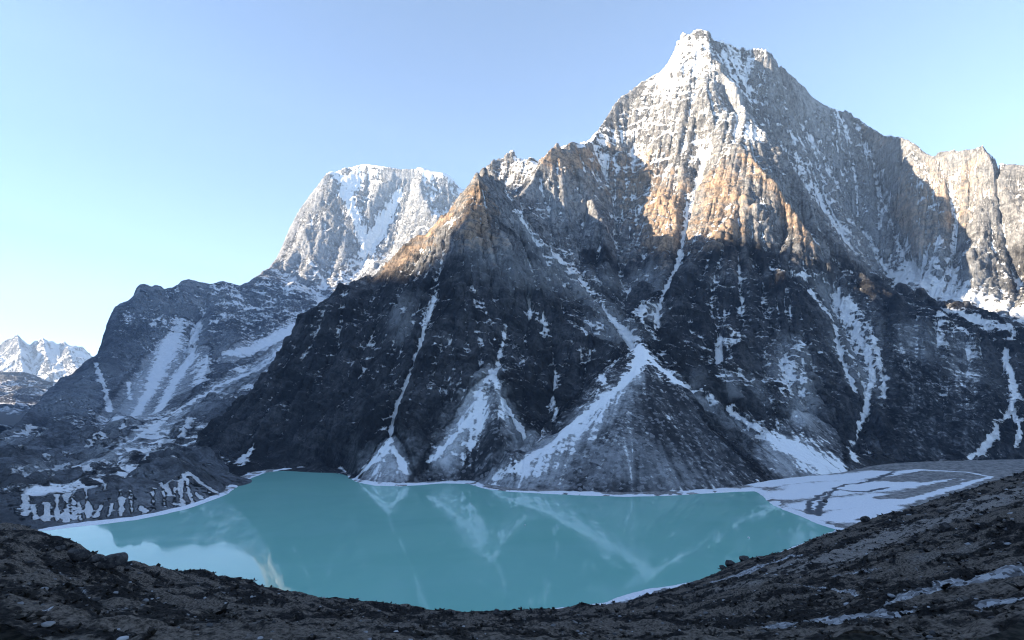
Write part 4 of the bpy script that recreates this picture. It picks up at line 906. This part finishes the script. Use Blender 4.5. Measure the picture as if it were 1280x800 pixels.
# dwarf scrub: tufts of short dark leaves and twigs
vegm = (veg > -.04) & front
x, y, z = scatter(150000, lambda a, b: vegm[a, b] & (rng.random(len(a)) < .62 - .35 * np.clip(dry[a, b], 0, 1) - .6 * np.clip(scree[a, b], 0, 1)), 0)
n = len(x); K = 9
dist = np.sqrt(x * x + y * y)
R_ = (rng.lognormal(-1.2, .5, n) * (.5 + dist / 110)).clip(.12, 2.2)
th = rng.uniform(0, 6.28, (n, K)); el_ = rng.uniform(.1, 1.35, (n, K)); ln = rng.uniform(.5, 1.0, (n, K)) * R_[:, None]
dx, dy, dz = np.cos(th) * np.cos(el_), np.sin(th) * np.cos(el_), np.sin(el_) * .62
tip = np.stack([x[:, None] + dx * ln, y[:, None] + dy * ln, z[:, None] + dz * ln], -1)
wv = np.stack([-np.sin(th), np.cos(th), th * 0], -1) * (ln * .28)[..., None]
mid = np.stack([x[:, None] + dx * ln * .45, y[:, None] + dy * ln * .45, z[:, None] + dz * ln * .6], -1)
rt = np.stack([x[:, None] + dx * ln * .05, y[:, None] + dy * ln * .05, z[:, None] + dz * 0 - .03], -1)
V = np.stack([rt, mid - wv, tip, mid + wv], 2).reshape(-1, 3); Fc = np.arange(len(V)).reshape(-1, 4)
m, t = new_mat('scrub_leaf'); tn = t.attr('shade')
t.out(t.mix(tn, (.012, .012, .010), t.mix(t.step(.7, 1.0, tn), (.040, .036, .033), (.15, .145, .14))), .9, spec=.1)
o = raw_mesh('scrub', V, Fc, m, {'shade': np.repeat(np.clip(np.repeat(rng.random(n), K) * .7 + rng.random(n * K) * .3, 0, 1), 4)}, smoothed=False); o['kind'] = 'stuff'
o['label'] = 'low dark scrub and dry grass covering the near hillside'
log('scatter', n)
for o in bpy.data.objects:
    b_ = o.name.split('.')[0]
    if b_ in ('mountain', 'hill', 'ground', 'lake'): o['kind'] = 'structure'

# ------------------------------------------------------------------ cold morning air
if HAZE > 0:
    m = bpy.data.materials.new('haze'); m.use_nodes = True; nt = m.node_tree; nt.nodes.clear()
    v = nt.nodes.new('ShaderNodeVolumePrincipled'); v.inputs['Density'].default_value = HAZE; v.inputs['Color'].default_value = (.50, .70, 1.0, 1); v.inputs['Anisotropy'].default_value = 0
    o_ = nt.nodes.new('ShaderNodeOutputMaterial'); nt.links.new(v.outputs[0], o_.inputs['Volume'])
    x0, x1, y0, y1, z0, z1 = -18500, 18500, -12500, 18500, -46, 3400
    hz_ = raw_mesh('haze', [(x0,y0,z0),(x1,y0,z0),(x1,y1,z0),(x0,y1,z0),(x0,y0,z1),(x1,y0,z1),(x1,y1,z1),(x0,y1,z1)], [(0,3,2,1),(4,5,6,7),(0,1,5,4),(1,2,6,5),(2,3,7,6),(3,0,4,7)], m, smoothed=False)
    hz_['kind'] = 'stuff'
# ------------------------------------------------------------------ camera, sun, sky
cam = bpy.data.cameras.new('camera'); cam.sensor_width = 36; cam.lens = 36 * FPX / 1280; cam.clip_end = 60000; cam.clip_start = .3
co = bpy.data.objects.new('camera', cam); COL.objects.link(co); co.location = (0, 0, HC); co.rotation_euler = (math.pi / 2 + TH, 0, 0)
SC.camera = co
SUN_EL, SUN_AZ = math.radians(SUN_E), math.radians(SUN_A)       # azimuth from +Y, negative = to the left
sl = bpy.data.lights.new('sun', 'SUN'); sl.energy = SUN_P; sl.angle = math.radians(.53); sl.color = (1, .82, .60)
so = bpy.data.objects.new('sun', sl); COL.objects.link(so)
from mathutils import Vector
sd = Vector((math.sin(SUN_AZ) * math.cos(SUN_EL), math.cos(SUN_AZ) * math.cos(SUN_EL), math.sin(SUN_EL)))
so.rotation_euler = sd.to_track_quat('Z', 'Y').to_euler()
w = bpy.data.worlds.new('World'); SC.world = w; w.use_nodes = True
nt = w.node_tree; nt.nodes.clear()
sk = nt.nodes.new('ShaderNodeTexSky'); sk.sky_type = 'NISHITA'; sk.sun_disc = False
sk.sun_elevation = SUN_EL; sk.sun_rotation = SUN_AZ; sk.altitude = 4700; sk.air_density = SKY_AIR; sk.dust_density = SKY_DUST; sk.ozone_density = SKY_OZ
bg = nt.nodes.new('ShaderNodeBackground'); bg.inputs[1].default_value = SKY_S
wo = nt.nodes.new('ShaderNodeOutputWorld'); hs = nt.nodes.new('ShaderNodeHueSaturation'); hs.inputs['Saturation'].default_value = SKY_SAT; hs.inputs['Hue'].default_value = .498; nt.links.new(sk.outputs[0], hs.inputs['Color']); nt.links.new(hs.outputs[0], bg.inputs[0]); nt.links.new(bg.outputs[0], wo.inputs[0])
SC.view_settings.view_transform = 'Standard'; SC.view_settings.look = 'None'; SC.view_settings.gamma = 1; SC.view_settings.use_curve_mapping = False
SC.view_settings.exposure = EXPO
SC.render.engine = 'CYCLES'
SC.cycles.use_denoising = True; SC.cycles.filter_width = 1.15; SC.cycles.denoiser = 'OPENIMAGEDENOISE'; SC.cycles.max_bounces = 5; SC.cycles.diffuse_bounces = 3; SC.cycles.volume_bounces = 0
SC.cycles.use_adaptive_sampling = False
log('done')
